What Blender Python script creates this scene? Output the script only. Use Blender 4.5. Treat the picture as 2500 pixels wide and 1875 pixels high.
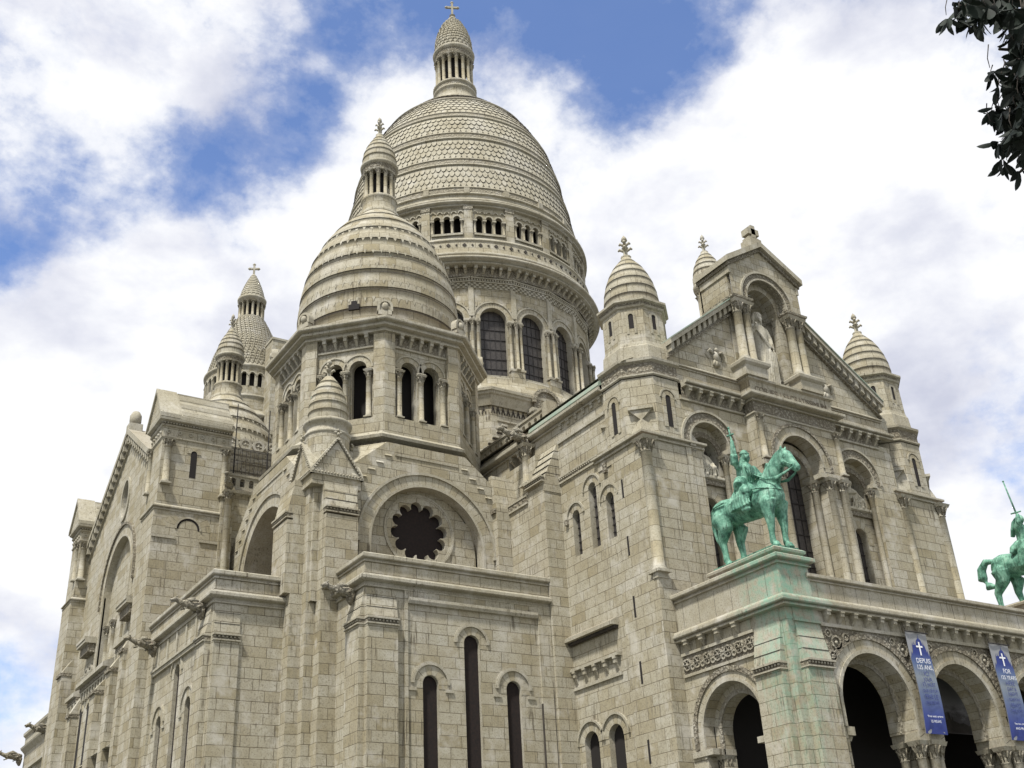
import bpy, math, random
from math import radians, sin, cos, pi, sqrt, atan2, degrees
from mathutils import Vector, Matrix
from mathutils.geometry import delaunay_2d_cdt
S = bpy.context.scene
for o in list(bpy.data.objects): bpy.data.objects.remove(o)
COL = S.collection
random.seed(7)

# ------------------------------------------------------------ camera
cam_d = bpy.data.cameras.new("camera"); cam = bpy.data.objects.new("camera", cam_d); COL.objects.link(cam)
S.camera = cam
yaw, pit, rol = radians(33.50565698), radians(27.18129773), radians(-3.19077499)
fw = Vector((sin(yaw)*cos(pit), cos(yaw)*cos(pit), sin(pit)))
rt = Vector((cos(yaw), -sin(yaw), 0)); up = rt.cross(fw)
r2 = rt*cos(rol) + up*sin(rol); u2 = up*cos(rol) - rt*sin(rol)
mw = Matrix((r2, u2, -fw)).transposed().to_4x4(); mw.translation = Vector((0, 0, 1.6))
cam.matrix_world = mw
cam_d.sensor_width = 36.0; cam_d.lens = 36.0*2720.96/2500.0
cam_d.clip_start = 0.1; cam_d.clip_end = 3000
S.render.resolution_x = 1024; S.render.resolution_y = 768
S.view_settings.view_transform = 'Standard'; S.view_settings.look = 'None'
S.view_settings.exposure = 0.72; S.view_settings.gamma = 1.0

# ------------------------------------------------------------ node helper
class NT:
    def __init__(s, tree): s.t = tree; s.n = tree.nodes; s.l = tree.links
    def add(s, typ, **kw):
        nd = s.n.new(typ)
        for k, v in kw.items():
            if k.startswith('i_'):
                key = k[2:]
                key = int(key) if key.isdigit() else key.replace('_', ' ')
                s.put(nd.inputs[key], v)
            else: setattr(nd, k, v)
        return nd
    def put(s, sock, v):
        if hasattr(v, 'bl_idname') and hasattr(v, 'outputs'): s.l.new(v.outputs[0], sock)
        elif hasattr(v, 'is_output'): s.l.new(v, sock)
        else: sock.default_value = v
    def math(s, op, a, b=0.0, clamp=False):
        m = s.add('ShaderNodeMath', operation=op, use_clamp=clamp); s.put(m.inputs[0], a); s.put(m.inputs[1], b); return m.outputs[0]
    def mix(s, f, a, b, mode='MIX'):
        m = s.add('ShaderNodeMix', data_type='RGBA', blend_type=mode)
        s.put(m.inputs[0], f); s.put(m.inputs[6], a); s.put(m.inputs[7], b); return m.outputs[2]
    def ramp(s, f, stops):
        r = s.add('ShaderNodeValToRGB'); s.put(r.inputs[0], f)
        el = r.color_ramp.elements
        while len(el) < len(stops): el.new(0.5)
        for e, (p, c) in zip(el, stops):
            e.position = p; e.color = c if len(c) == 4 else (*c, 1)
        return r.outputs[0]
    def noise(s, vec, scale, detail=4, rough=.55, out=0, dist=0.0):
        n = s.add('ShaderNodeTexNoise'); s.put(n.inputs['Vector'], vec)
        n.inputs['Scale'].default_value = scale; n.inputs['Detail'].default_value = detail
        n.inputs['Roughness'].default_value = rough; n.inputs['Distortion'].default_value = dist
        return n.outputs[out]
    def mapv(s, vec, scale=(1, 1, 1), loc=(0, 0, 0)):
        m = s.add('ShaderNodeMapping'); s.put(m.inputs['Vector'], vec)
        m.inputs['Scale'].default_value = scale; m.inputs['Location'].default_value = loc
        return m.outputs[0]

def G(v): return (v, v, v, 1)
# ------------------------------------------------------------ world: sky with clouds, sun
SUN_EL, SUN_AZ = radians(60), radians(240)      # azimuth clockwise from +y (north)
W = bpy.data.worlds.new("World"); S.world = W; W.use_nodes = True
t = NT(W.node_tree); t.n.clear()
out = t.add('ShaderNodeOutputWorld'); bg = t.add('ShaderNodeBackground')
sky = t.add('ShaderNodeTexSky', sky_type='NISHITA'); sky.sun_disc = False
sky.sun_elevation = SUN_EL; sky.sun_rotation = SUN_AZ; sky.ozone_density = 4.0; sky.dust_density = 0.3; sky.air_density = 1.0
tc = t.add('ShaderNodeTexCoord'); dirv = tc.outputs['Generated']
def pdir(px, py):      # direction of a patch of blue sky (world space)
    v = r2*((px-1250)/2720.96) + u2*(-(py-937.5)/2720.96) + fw
    return v.normalized()
warp = t.add('ShaderNodeVectorMath', operation='MULTIPLY_ADD')
nz = t.add('ShaderNodeTexNoise'); t.put(nz.inputs['Vector'], dirv); nz.inputs['Scale'].default_value = 5; nz.inputs['Detail'].default_value = 6
sb = t.add('ShaderNodeVectorMath', operation='SUBTRACT'); t.l.new(nz.outputs['Color'], sb.inputs[0]); sb.inputs[1].default_value = (.5, .5, .5)
t.l.new(sb.outputs[0], warp.inputs[0]); warp.inputs[1].default_value = (.16, .16, .16); t.l.new(dirv, warp.inputs[2])
wv = warp.outputs[0]
BLUE = [(1230, 50, 200, .46), (1000, 60, 110, .30), (1450, 100, 170, .50), (1650, 60, 150, .34), (1570, 190, 80, .2), (500, 420, 130, .46), (650, 330, 100, .36), (330, 530, 120, .36), (700, 260, 90, .25), (160, 560, 110, .34), (20, 470, 100, .40), (60, 670, 90, .34),
        (740, 180, 90, .22), (830, 40, 90, .34), (640, 60, 60, .12), (2290, 50, 90, .44), (2350, 120, 60, .25), (2090, 70, 90, .22), (1850, 30, 80, .18), (2440, 1105, 110, .36), (60, 1700, 160, .30), (130, 50, 110, .28), (300, 120, 90, .12), (-500, 300, 400, .35), (2950, 700, 380, .3), (1300, -400, 380, .45)]
WHT = [(200, 150, 200, .16), (380, 160, 120, .12), (1900, 500, 420, .32), (2200, 900, 330, .22), (550, 850, 330, .36), (170, 250, 150, .16), (1400, 340, 130, .25), (150, 1150, 300, .2), (900, 330, 90, .2), (1850, 200, 140, .16)]
acc = None
for (px, py, rad, w) in BLUE + [(a, b, c, -d) for a, b, c, d in WHT]:
    d = pdir(px, py); dp = t.add('ShaderNodeVectorMath', operation='DOT_PRODUCT'); t.l.new(wv, dp.inputs[0]); dp.inputs[1].default_value = d
    ln = t.add('ShaderNodeVectorMath', operation='LENGTH'); t.l.new(wv, ln.inputs[0])
    cs = t.math('DIVIDE', dp.outputs['Value'], ln.outputs['Value'])
    cs = t.math('MAXIMUM', cs, 0.01)
    pw = t.math('POWER', cs, 1.0/((rad/2720.96)**2))
    term = t.math('MULTIPLY', pw, w)
    acc = term if acc is None else t.math('ADD', acc, term)
n1 = t.noise(t.mapv(dirv, (1, 1, 1.35)), 7.5, 14, .60, dist=.10)
n2 = t.noise(t.mapv(dirv, (1, 1, 1.3), (3, 1, 7)), 24.0, 10, .62, dist=.05)
n4 = t.noise(t.mapv(dirv, (1, 1, 1.2), (5, 8, 2)), 2.6, 4, .5)
dens = t.math('ADD', t.math('MULTIPLY', n1, .92), t.math('MULTIPLY', n2, .42))
dens = t.math('ADD', dens, t.math('MULTIPLY', n4, .20))
dens = t.math('SUBTRACT', t.math('SUBTRACT', dens, .135), t.math('MULTIPLY', acc, .47))
mask = t.ramp(dens, [(.26, G(.03)), (.36, G(.20)), (.45, G(.55)), (.53, G(.86)), (.62, G(1))])
n3 = t.noise(t.mapv(dirv, (1, 1, 1.6), (9, 2, 4)), 7, 9, .55, dist=.1)
cloudc = t.ramp(n3, [(.28, (.38, .395, .47, 1)), (.42, (.50, .51, .56, 1)), (.53, (.615, .62, .635, 1))])
skyc = t.mix(1.0, sky.outputs[0], (.100*1.05, .100*1.09, .100*1.26, 1), 'MULTIPLY')
col = t.mix(mask, skyc, cloudc)
t.l.new(col, bg.inputs[0]); bg.inputs[1].default_value = 1.0
t.l.new(bg.outputs[0], out.inputs[0])

sd = bpy.data.lights.new("sun", 'SUN'); sun = bpy.data.objects.new("sun", sd); COL.objects.link(sun)
sd.energy = 3.3; sd.angle = radians(5); sd.color = (1, .95, .87)
sv = Vector((sin(SUN_AZ)*cos(SUN_EL), cos(SUN_AZ)*cos(SUN_EL), sin(SUN_EL)))
sun.rotation_euler = sv.to_track_quat('Z', 'Y').to_euler(); sun.location = (0, 0, 120)

# ------------------------------------------------------------ materials
def mat(name):
    m = bpy.data.materials.new(name); m.use_nodes = True; m.node_tree.nodes.clear()
    t = NT(m.node_tree); o = t.add('ShaderNodeOutputMaterial'); b = t.add('ShaderNodeBsdfPrincipled')
    t.l.new(b.outputs[0], o.inputs[0]); return m, t, b
def stone(name, joints=True, carve=0.0, tone=1.0, bh=.5, bw=1.15, moss=False, mortar=.016):
    m, t, b = mat(name)
    uv = t.add('ShaderNodeUVMap').outputs[0]
    geo = t.add('ShaderNodeNewGeometry'); P = geo.outputs['Position']; N = geo.outputs['Normal']
    big = t.noise(P, .35, 5, .6); med = t.noise(P, 2.2, 6, .65); fine = t.noise(P, 14, 5, .7)
    streak = t.noise(t.mapv(P, (3.2, 3.2, .22)), 1.6, 5, .6)
    base = t.ramp(big, [(.30, (.345, .320, .240, 1)), (.52, (.403, .384, .308, 1)), (.72, (.435, .424, .37, 1))])
    hgt = None
    if joints:
        br = t.add('ShaderNodeTexBrick'); br.offset = .5; br.squash = .72; br.squash_frequency = 3; br.offset_frequency = 2
        jit = t.add('ShaderNodeVectorMath', operation='MULTIPLY_ADD'); t.l.new(t.noise(P, 1.1, 2, .5, out=1), jit.inputs[0]); jit.inputs[1].default_value = (.05, .02, 0); t.l.new(uv, jit.inputs[2])
        t.l.new(jit.outputs[0], br.inputs['Vector'])
        br.inputs['Color1'].default_value = (.30, .30, .30, 1); br.inputs['Color2'].default_value = (.92, .92, .92, 1)
        br.inputs['Mortar'].default_value = (0, 0, 0, 1); br.inputs['Scale'].default_value = 1; br.inputs['Bias'].default_value = 0
        br.inputs['Mortar Size'].default_value = mortar; br.inputs['Mortar Smooth'].default_value = .25
        br.inputs['Brick Width'].default_value = bw; br.inputs['Row Height'].default_value = bh
        bc = br.outputs['Color']; fac = br.outputs['Fac']
        tint = t.ramp(bc, [(.30, (.76, .71, .58, 1)), (.42, (.92, .88, .79, 1)), (.62, (1.0, .985, .955, 1)), (.80, (1.03, 1.03, 1.02, 1)), (.92, (1.12, 1.12, 1.13, 1))])
        base = t.mix(.85, base, t.mix(1.0, base, tint, 'MULTIPLY'))
        jv = t.math('MULTIPLY', fac, t.ramp(t.noise(P, 1.7, 3, .6), [(.30, G(.25)), (.62, G(.95))]))
        base = t.mix(jv, base, (.085, .07, .048, 1))
        hgt = t.math('MULTIPLY', fac, -1.0)
    base = t.mix(t.ramp(med, [(.36, G(.55)), (.60, G(0))]), base, t.mix(1.0, base, (.80, .77, .70, 1), 'MULTIPLY'))
    base = t.mix(t.ramp(fine, [(.34, G(.75)), (.50, G(0))]), base, (.17, .15, .11, 1))
    base = t.mix(t.ramp(streak, [(.54, G(0)), (.72, G(.50))]), base, (.22, .20, .155, 1))
    run = t.noise(t.mapv(P, (7, 7, .35), (4, 2, 1)), 1.3, 4, .55); patch = t.noise(t.mapv(P, (.5, .5, .8), (1, 7, 3)), 1.0, 4, .6)
    base = t.mix(t.math('MULTIPLY', t.ramp(run, [(.55, G(0)), (.66, G(.85))]), t.ramp(patch, [(.50, G(0)), (.62, G(1))])), base, (.10, .085, .06, 1))
    base = t.mix(t.ramp(t.noise(P, .9, 6, .62), [(.54, G(0)), (.70, G(.6))]), base, (.53, .515, .46, 1))
    # rain-washed top faces carry dark lichen
    sx = t.add('ShaderNodeSeparateXYZ'); t.l.new(N, sx.inputs[0])
    topm = t.math('MULTIPLY', t.ramp(sx.outputs[2], [(.80, G(0)), (.97, G(1))]), t.ramp(t.noise(P, 4, 5, .7), [(.35, G(.45)), (.6, G(.9))]))
    base = t.mix(topm, base, (.17, .125, .105, 1))
    if carve > 0:
        vo = t.add('ShaderNodeTexVoronoi', feature='F1'); t.put(vo.inputs['Vector'], t.mapv(P, (1, 1, 1))); vo.inputs['Scale'].default_value = 6.5
        cn = t.noise(P, 9, 3, .6, dist=1.4)
        rel = t.math('ADD', vo.outputs['Distance'], cn)
        base = t.mix(t.ramp(rel, [(.66, G(0)), (1.0, G(carve*.8))]), base, (.13, .11, .08, 1))
        hgt = t.math('MULTIPLY', rel, -2.2)
    if moss:      # copper green washed down from the bronze onto the corner pier
        sp = t.add('ShaderNodeSeparateXYZ'); t.l.new(P, sp.inputs[0])
        xy = t.math('ADD', t.math('MULTIPLY', sp.outputs[0], 1.0), t.math('MULTIPLY', sp.outputs[1], 1.0))   # distance from the arris
        ar = t.math('SUBTRACT', xy, 63.6)
        ar = t.math('ADD', ar, t.math('MULTIPLY', t.math('SUBTRACT', streak, .5), 3.4))
        ar = t.math('ADD', ar, t.math('MULTIPLY', t.math('SUBTRACT', 12.2, sp.outputs[2]), .30))
        mm = t.ramp(t.math('MULTIPLY', ar, .25), [(.0, G(1)), (.22, G(.7)), (.52, G(0))])
        zm = t.ramp(t.math('DIVIDE', sp.outputs[2], 20.0), [(.20, G(.35)), (.56, G(.85)), (.78, G(1)), (.83, G(.75))])
        nm = t.ramp(t.noise(P, 2.2, 6, .7), [(.40, G(.05)), (.58, G(1))])
        f = t.math('MULTIPLY', t.math('MULTIPLY', mm, zm), nm, True)
        base = t.mix(t.math('MULTIPLY', f, .74), base, (.175, .365, .27, 1))
    if tone != 1.0: base = t.mix(1.0, base, (tone, tone, tone, 1), 'MULTIPLY')
    t.put(b.inputs['Base Color'], base); b.inputs['Roughness'].default_value = .92
    b.inputs['Specular IOR Level'].default_value = .2
    bp = t.add('ShaderNodeBump'); bp.inputs['Strength'].default_value = .8 if carve else .55; bp.inputs['Distance'].default_value = .06 if carve else .03
    h = t.math('MULTIPLY', fine, .5)
    if hgt is not None: h = t.math('ADD', h, hgt)
    t.put(bp.inputs['Height'], h); t.l.new(bp.outputs[0], b.inputs['Normal'])
    return m
def flat(name, c, rough=.8, metal=0.0, nscale=0, c2=None, bump=0):
    m, t, b = mat(name)
    P = t.add('ShaderNodeNewGeometry').outputs['Position']
    cc = (*c, 1)
    if nscale:
        cc = t.mix(t.ramp(t.noise(P, nscale, 5, .6), [(.35, G(0)), (.65, G(1))]), (*c, 1), (*c2, 1))
    t.put(b.inputs['Base Color'], cc); b.inputs['Roughness'].default_value = rough; b.inputs['Metallic'].default_value = metal
    if bump:
        bp = t.add('ShaderNodeBump'); bp.inputs['Strength'].default_value = .6; bp.inputs['Distance'].default_value = bump
        t.put(bp.inputs['Height'], t.noise(P, nscale*2.5, 4, .6)); t.l.new(bp.outputs[0], b.inputs['Normal'])
    return m
MT = {}
MT['ashlar'] = stone('ashlar_stone')
MT['small'] = stone('small_block_stone', bh=.42, bw=.62, mortar=.013)
MT['pier'] = stone('stained_pier_stone', moss=True)
MT['trim'] = stone('dressed_stone', joints=False, tone=.97)
MT['trimg'] = stone('stained_dressed_stone', joints=False, moss=True)
MT['column'] = stone('column_stone', bh=.75, bw=9, tone=.98, mortar=.012)
MT['vous'] = stone('arch_stone', bh=.42, bw=3, mortar=.013)
MT['carved'] = stone('carved_stone', joints=False, carve=.85)
MT['carvesoft'] = stone('softly_carved_stone', joints=False, carve=.45)
MT['scale'] = stone('dome_tile_stone', joints=False, tone=1.02)
MT['domeblk'] = stone('dome_block_stone', bh=.62, bw=1.0, tone=1.0, mortar=.012)
MT['roofcap'] = stone('lichened_roof_slabs', joints=False, tone=.72)
MT['roofstone'] = stone('weathered_roof_slabs', bh=.3, bw=.6, tone=.38, mortar=.03)
MT['statue'] = stone('statue_stone', joints=False, tone=1.12)
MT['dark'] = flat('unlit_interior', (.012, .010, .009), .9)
MT['darkstone'] = flat('dirt_and_shade_stone', (.06, .052, .042), .9, nscale=3, c2=(.035, .03, .025))  # dark tone for dirty joints; also paints shade under lips and inside the porch
MT['glass'] = flat('leaded_glass', (.022, .020, .020), .55, nscale=9, c2=(.055, .048, .042))
MT['glass2'] = flat('rose_glass', (.006, .003, .003), .85, nscale=8, c2=(.016, .008, .006))
MT['iron'] = flat('black_iron', (.02, .017, .016), .6)
MT['copper'] = flat('green_copper', (.22, .30, .24), .6, nscale=3, c2=(.30, .32, .26))
MT['ground'] = flat('paving', (.13, .125, .11), .9, nscale=1.2, c2=(.09, .095, .075))
def bronze():
    m, t, b = mat('verdigris_bronze')
    P = t.add('ShaderNodeNewGeometry').outputs['Position']
    c = t.ramp(t.noise(P, 2.6, 7, .68), [(.34, (.025, .08, .055, 1)), (.44, (.085, .235, .165, 1)), (.55, (.165, .365, .265, 1)), (.70, (.28, .48, .37, 1))])
    st = t.noise(t.mapv(P, (5, 5, .7)), 2.4, 4, .6)
    c = t.mix(t.ramp(st, [(.50, G(0)), (.66, G(.8))]), c, (.03, .075, .055, 1))
    c = t.mix(t.ramp(t.noise(P, 13, 4, .7), [(.60, G(0)), (.72, G(.75))]), c, (.02, .045, .035, 1))
    t.put(b.inputs['Base Color'], c); b.inputs['Roughness'].default_value = .62; b.inputs['Metallic'].default_value = .15
    bp = t.add('ShaderNodeBump'); bp.inputs['Strength'].default_value = .5; bp.inputs['Distance'].default_value = .05
    t.put(bp.inputs['Height'], t.noise(P, 9, 5, .65)); t.l.new(bp.outputs[0], b.inputs['Normal'])
    return m
MT['bronze'] = bronze()

# ------------------------------------------------------------ mesh builder
class Frame:
    """vertical plane through (ox,oy) whose outward normal has angle a (degrees). S wall: a=-90,u=x. W wall: a=180,u=-y."""
    def __init__(s, ox, oy, a):
        s.o = Vector((ox, oy, 0)); s.n = Vector((cos(radians(a)), sin(radians(a)), 0)); s.u = Vector((-s.n.y, s.n.x, 0)); s.a = a
    def p(s, u, v, d=0): return s.o + s.u*u + s.n*d + Vector((0, 0, v))
def FS(y): return Frame(0, y, -90)
def FW(x): return Frame(x, 0, 180)

class MB:
    def __init__(s): s.v = []; s.f = []; s.uv = []; s.m = []; s.sm = []; s.mats = []
    def mi(s, m):
        if m not in s.mats: s.mats.append(m)
        return s.mats.index(m)
    def face(s, pts, m='ashlar', uv=None, smooth=False):
        pts = [Vector(p) for p in pts]
        i = len(s.v); s.v += pts; s.f.append(list(range(i, i+len(pts))))
        if uv is None:
            n = Vector((0, 0, 0))
            for k in range(len(pts)):
                a, b = pts[k], pts[(k+1) % len(pts)]
                n += Vector(((a.y-b.y)*(a.z+b.z), (a.z-b.z)*(a.x+b.x), (a.x-b.x)*(a.y+b.y)))
            if n.length > 0: n.normalize()
            h = sqrt(n.x**2+n.y**2)
            if h > .35:
                tx, ty = -n.y/h, n.x/h
                uv = [(p.x*tx+p.y*ty, p.z) for p in pts]
            else: uv = [(p.x, p.y) for p in pts]
        s.uv.append(uv); s.m.append(s.mi(m)); s.sm.append(smooth)
    def hexa(s, P, m):   # P: 8 points bottom ccw 0-3, top 4-7
        for q in ((3, 2, 1, 0), (4, 5, 6, 7), (0, 1, 5, 4), (1, 2, 6, 5), (2, 3, 7, 6), (3, 0, 4, 7)): s.face([P[i] for i in q], m)
    def box(s, x0, x1, y0, y1, z0, z1, m='ashlar'):
        s.hexa([(x0, y0, z0), (x1, y0, z0), (x1, y1, z0), (x0, y1, z0), (x0, y0, z1), (x1, y0, z1), (x1, y1, z1), (x0, y1, z1)], m)
    def fbox(s, f, u0, u1, v0, v1, d0, d1, m='ashlar', dt=None, vt=None):
        """box on a frame; dt: depth of the front at the top (slope)"""
        if dt is None: dt = d1
        s.hexa([f.p(u0, v0, d1), f.p(u1, v0, d1), f.p(u1, v0, d0), f.p(u0, v0, d0), f.p(u0, v1, dt), f.p(u1, v1, dt), f.p(u1, v1, d0), f.p(u0, v1, d0)], m)
    def prism(s, poly, z0, z1, m='ashlar', cap=True, capm=None):
        n = len(poly); L = 0
        for i in range(n):
            a, b = poly[i], poly[(i+1) % n]
            s.face([(*a, z0), (*b, z0), (*b, z1), (*a, z1)], m)
        if cap:
            s.face([(*p, z1) for p in poly], capm or m); s.face([(*p, z0) for p in reversed(poly)], capm or m)
    def fprism(s, f, poly, d0, d1, m='ashlar'):
        """extrude a (u,v) polygon (ccw seen from outside) from depth d0 to d1"""
        n = len(poly)
        s.face([f.p(u, v, d1) for u, v in poly], m); s.face([f.p(u, v, d0) for u, v in reversed(poly)], m)
        for i in range(n):
            a, b = poly[i], poly[(i+1) % n]
            s.face([f.p(*a, d0), f.p(*b, d0), f.p(*b, d1), f.p(*a, d1)], m)
    def panel(s, f, outer, holes, d=0.0, reveal=.4, m='ashlar', rm=None):
        """flat wall with openings and their reveals"""
        vs = []; es = []
        for lp in [outer]+holes:
            i = len(vs); n = len(lp); vs += [Vector(p) for p in lp]; es += [(i+k, i+(k+1) % n) for k in range(n)]
        r = delaunay_2d_cdt(vs, es, [], 0, 1e-5); rv, rf = r[0], r[2]
        for tri in rf:
            c = sum((Vector(rv[k]) for k in tri), Vector((0, 0)))/len(tri)
            if pip(c, outer) and not any(pip(c, h) for h in holes):
                q = [rv[k] for k in tri]
                ar = (q[1][0]-q[0][0])*(q[2][1]-q[0][1])-(q[2][0]-q[0][0])*(q[1][1]-q[0][1])
                if ar < 0: q = q[::-1]
                s.face([f.p(a[0], a[1], d) for a in q], m, [(a[0], a[1]) for a in q])
        for h in holes:
            L = 0
            for k in range(len(h)):
                a, b = Vector(h[k]), Vector(h[(k+1) % len(h)]); e = (b-a).length
                rr = reveal
                s.face([f.p(a.x, a.y, d), f.p(b.x, b.y, d), f.p(b.x, b.y, d-rr), f.p(a.x, a.y, d-rr)][::-1], rm or 'trim', [(0, L), (0, L+e), (rr, L+e), (rr, L)][::-1]); L += e
    def fill(s, f, poly, d, m): s.face([f.p(u, v, d) for u, v in poly], m)
    def ring(s, f, uc, vs, r0, r1, d0, d1, m='vous', seg=20, legs=None, a0=0., a1=180.):
        """half-round moulding between radii r0 and r1, with straight legs down to height legs"""
        A = [radians(a0+(a1-a0)*i/seg) for i in range(seg+1)]
        pi_ = [(uc+r0*cos(a), vs+r0*sin(a)) for a in A]; po = [(uc+r1*cos(a), vs+r1*sin(a)) for a in A]
        ls = [r1*a for a in A]
        if legs is not None:
            pi_ = [(uc+r0, legs)]+pi_+[(uc-r0, legs)]; po = [(uc+r1, legs)]+po+[(uc-r1, legs)]; ls = [-(vs-legs)]+ls+[ls[-1]+vs-legs]
        for i in range(len(pi_)-1):
            a, b, c, e = pi_[i], po[i], po[i+1], pi_[i+1]; l0, l1 = ls[i], ls[i+1]
            s.face([f.p(*a, d1), f.p(*b, d1), f.p(*c, d1), f.p(*e, d1)], m, [(r0, l0), (r1, l0), (r1, l1), (r0, l1)])
            s.face([f.p(*b, d1), f.p(*b, d0), f.p(*c, d0), f.p(*c, d1)], m, [(0, l0), (d1-d0, l0), (d1-d0, l1), (0, l1)])
            s.face([f.p(*a, d0), f.p(*a, d1), f.p(*e, d1), f.p(*e, d0)], m, [(0, l0), (d1-d0, l0), (d1-d0, l1), (0, l1)])
        for i in (0, -1):
            a, b = pi_[i], po[i]; q = [f.p(*a, d0), f.p(*b, d0), f.p(*b, d1), f.p(*a, d1)]
            s.face(q if i == 0 else q[::-1], m)
    def sweep(s, path, prof, closed=False, m='trim', uvs=False):
        """profile [(out,z)] swept along plan path; outward = right of travel"""
        n = len(path); P = [Vector(p) for p in path]; offs = []
        for i in range(n):
            if closed or 0 < i < n-1:
                a = (P[i]-P[i-1]).normalized(); b = (P[(i+1) % n]-P[i]).normalized()
            elif i == 0: a = b = (P[1]-P[0]).normalized()
            else: a = b = (P[-1]-P[-2]).normalized()
            na = Vector((a.y, -a.x)); nb = Vector((b.y, -b.x)); mm = (na+nb); mm.normalize()
            offs.append(mm/max(.3, mm.dot(na)))
        rng = range(n) if closed else range(n-1); L = 0
        for i in rng:
            j = (i+1) % n; e = (P[j]-P[i]).length
            for k in range(len(prof)-1):
                (o0, z0), (o1, z1) = prof[k], prof[k+1]
                a = P[i]+offs[i]*o0; b = P[j]+offs[j]*o0; c = P[j]+offs[j]*o1; d = P[i]+offs[i]*o1
                if uvs: s.face([(*a, z0), (*b, z0), (*c, z1), (*d, z1)], m, [(L, z0), (L+e, z0), (L+e, z1), (L, z1)])
                else: s.face([(*a, z0), (*b, z0), (*c, z1), (*d, z1)], m)
            L += e
        if not closed:
            for i, rev in ((0, False), (n-1, True)):
                q = [(*(P[i]+offs[i]*o), z) for o, z in prof]
                s.face(q if rev else q[::-1], m)
    def lathe(s, cx, cy, prof, n=48, m='trim', a0=0., a1=360., smooth=True, off=0., uref=None, cap=False):
        full = abs(a1-a0) >= 359.9; A = [radians(off+a0+(a1-a0)*i/n) for i in range(n+1)]
        L = [prof[0][1]]
        for k in range(1, len(prof)): L.append(L[-1]+sqrt((prof[k][0]-prof[k-1][0])**2+(prof[k][1]-prof[k-1][1])**2)*(1 if prof[k][1] >= prof[k-1][1]-1e-6 else 1))
        R = uref or max(p[0] for p in prof)
        for i in range(n):
            for k in range(len(prof)-1):
                (ra, za), (rb, zb) = prof[k], prof[k+1]
                pts = [(cx+ra*cos(A[i]), cy+ra*sin(A[i]), za), (cx+ra*cos(A[i+1]), cy+ra*sin(A[i+1]), za), (cx+rb*cos(A[i+1]), cy+rb*sin(A[i+1]), zb), (cx+rb*cos(A[i]), cy+rb*sin(A[i]), zb)]
                u = [(A[i]*R, L[k]), (A[i+1]*R, L[k]), (A[i+1]*R, L[k+1]), (A[i]*R, L[k+1])]
                if ra < 1e-4: pts = pts[1:]; u = u[1:]
                elif rb < 1e-4: pts = pts[:3]; u = u[:3]
                s.face(pts, m, u, smooth)
        if cap: s.face([(cx+prof[-1][0]*cos(a), cy+prof[-1][0]*sin(a), prof[-1][1]) for a in A[:-1]], m)
    def tube(s, pts, rad, m='trim', n=8, flat_=1.0, smooth=True):
        """tapered tube along points, closed ends"""
        P = [Vector(p) for p in pts]; rings = []
        rad = rad if isinstance(rad, (list, tuple)) else [rad]*len(P)
        for i, p in enumerate(P):
            d = (P[min(i+1, len(P)-1)]-P[max(i-1, 0)]).normalized()
            ref = Vector((0, 0, 1)) if abs(d.z) < .9 else Vector((0, 1, 0))
            a = d.cross(ref).normalized(); b = a.cross(d).normalized()
            r = rad[i]; ra, rb = (r if isinstance(r, tuple) else (r, r*flat_))
            rings.append([p+a*ra*cos(2*pi*k/n)+b*rb*sin(2*pi*k/n) for k in range(n)])
        for i in range(len(P)-1):
            for k in range(n):
                s.face([rings[i][k], rings[i+1][k], rings[i+1][(k+1) % n], rings[i][(k+1) % n]], m, smooth=smooth)
        s.face(rings[0], m); s.face(rings[-1][::-1], m)
    def ball(s, c, r, m='trim', n=10, rz=None, smooth=True):
        c = Vector(c); rx, ry, rz = (r if isinstance(r, tuple) else (r, r, rz or r))
        k = n//2
        def q(i, j):
            a = 2*pi*i/n; b = -pi/2+pi*j/k; return c+Vector((rx*cos(a)*cos(b), ry*sin(a)*cos(b), rz*sin(b)))
        for j in range(k):
            for i in range(n):
                pts = [q(i, j), q(i+1, j), q(i+1, j+1), q(i, j+1)]
                if j == 0: pts = [pts[0], pts[2], pts[3]]
                elif j == k-1: pts = pts[:3]
                s.face(pts, m, smooth=smooth)
    def corbels(s, f, us, v0, v1, w=.2, d=.35, m='trim', d0=0.0):
        """scrolled brackets: block above, tapering tongue below, ball end"""
        for u in us:
            s.fbox(f, u-w/2, u+w/2, v0+(v1-v0)*.55, v1, d0-.02, d0+d, m)
            vm = v0+(v1-v0)*.55
            s.hexa([f.p(u-w*.3, v0, d0+.02), f.p(u+w*.3, v0, d0+.02), f.p(u+w*.3, v0, d0-.02), f.p(u-w*.3, v0, d0-.02), f.p(u-w*.42, vm, d0+d*.8), f.p(u+w*.42, vm, d0+d*.8), f.p(u+w*.42, vm, d0-.02), f.p(u-w*.42, vm, d0-.02)], m)
            s.fbox(f, u-w*.6, u+w*.6, v1-(v1-v0)*.16, v1-.004, d0-.02, d0+d+.04, m)
    def build(s, name, parent=None, inv=True):
        me = bpy.data.meshes.new(name)
        me.from_pydata([tuple(v) for v in s.v], [], s.f)
        ul = me.uv_layers.new(name='UVMap'); k = 0
        flat_uv = [c for fu in s.uv for pr in fu for c in pr]
        ul.data.foreach_set('uv', flat_uv)
        me.polygons.foreach_set('material_index', s.m); me.polygons.foreach_set('use_smooth', s.sm)
        for m in s.mats: me.materials.append(MT[m])
        # merge coincident vertices so smooth shading works
        import bmesh
        bm = bmesh.new(); bm.from_mesh(me); bmesh.ops.remove_doubles(bm, verts=bm.verts, dist=1e-4); bm.to_mesh(me); bm.free()
        me.update()
        o = bpy.data.objects.new(name, me); COL.objects.link(o)
        if parent is not None: setp(o, parent)
        return o
ORG = {}
def setp(o, parent):
    o.parent = parent
    # parents never rotate: only the roots are displaced
    o.matrix_parent_inverse = Matrix.Translation(-Vector(ORG.get(parent.name, (0, 0, 0))))
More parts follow.
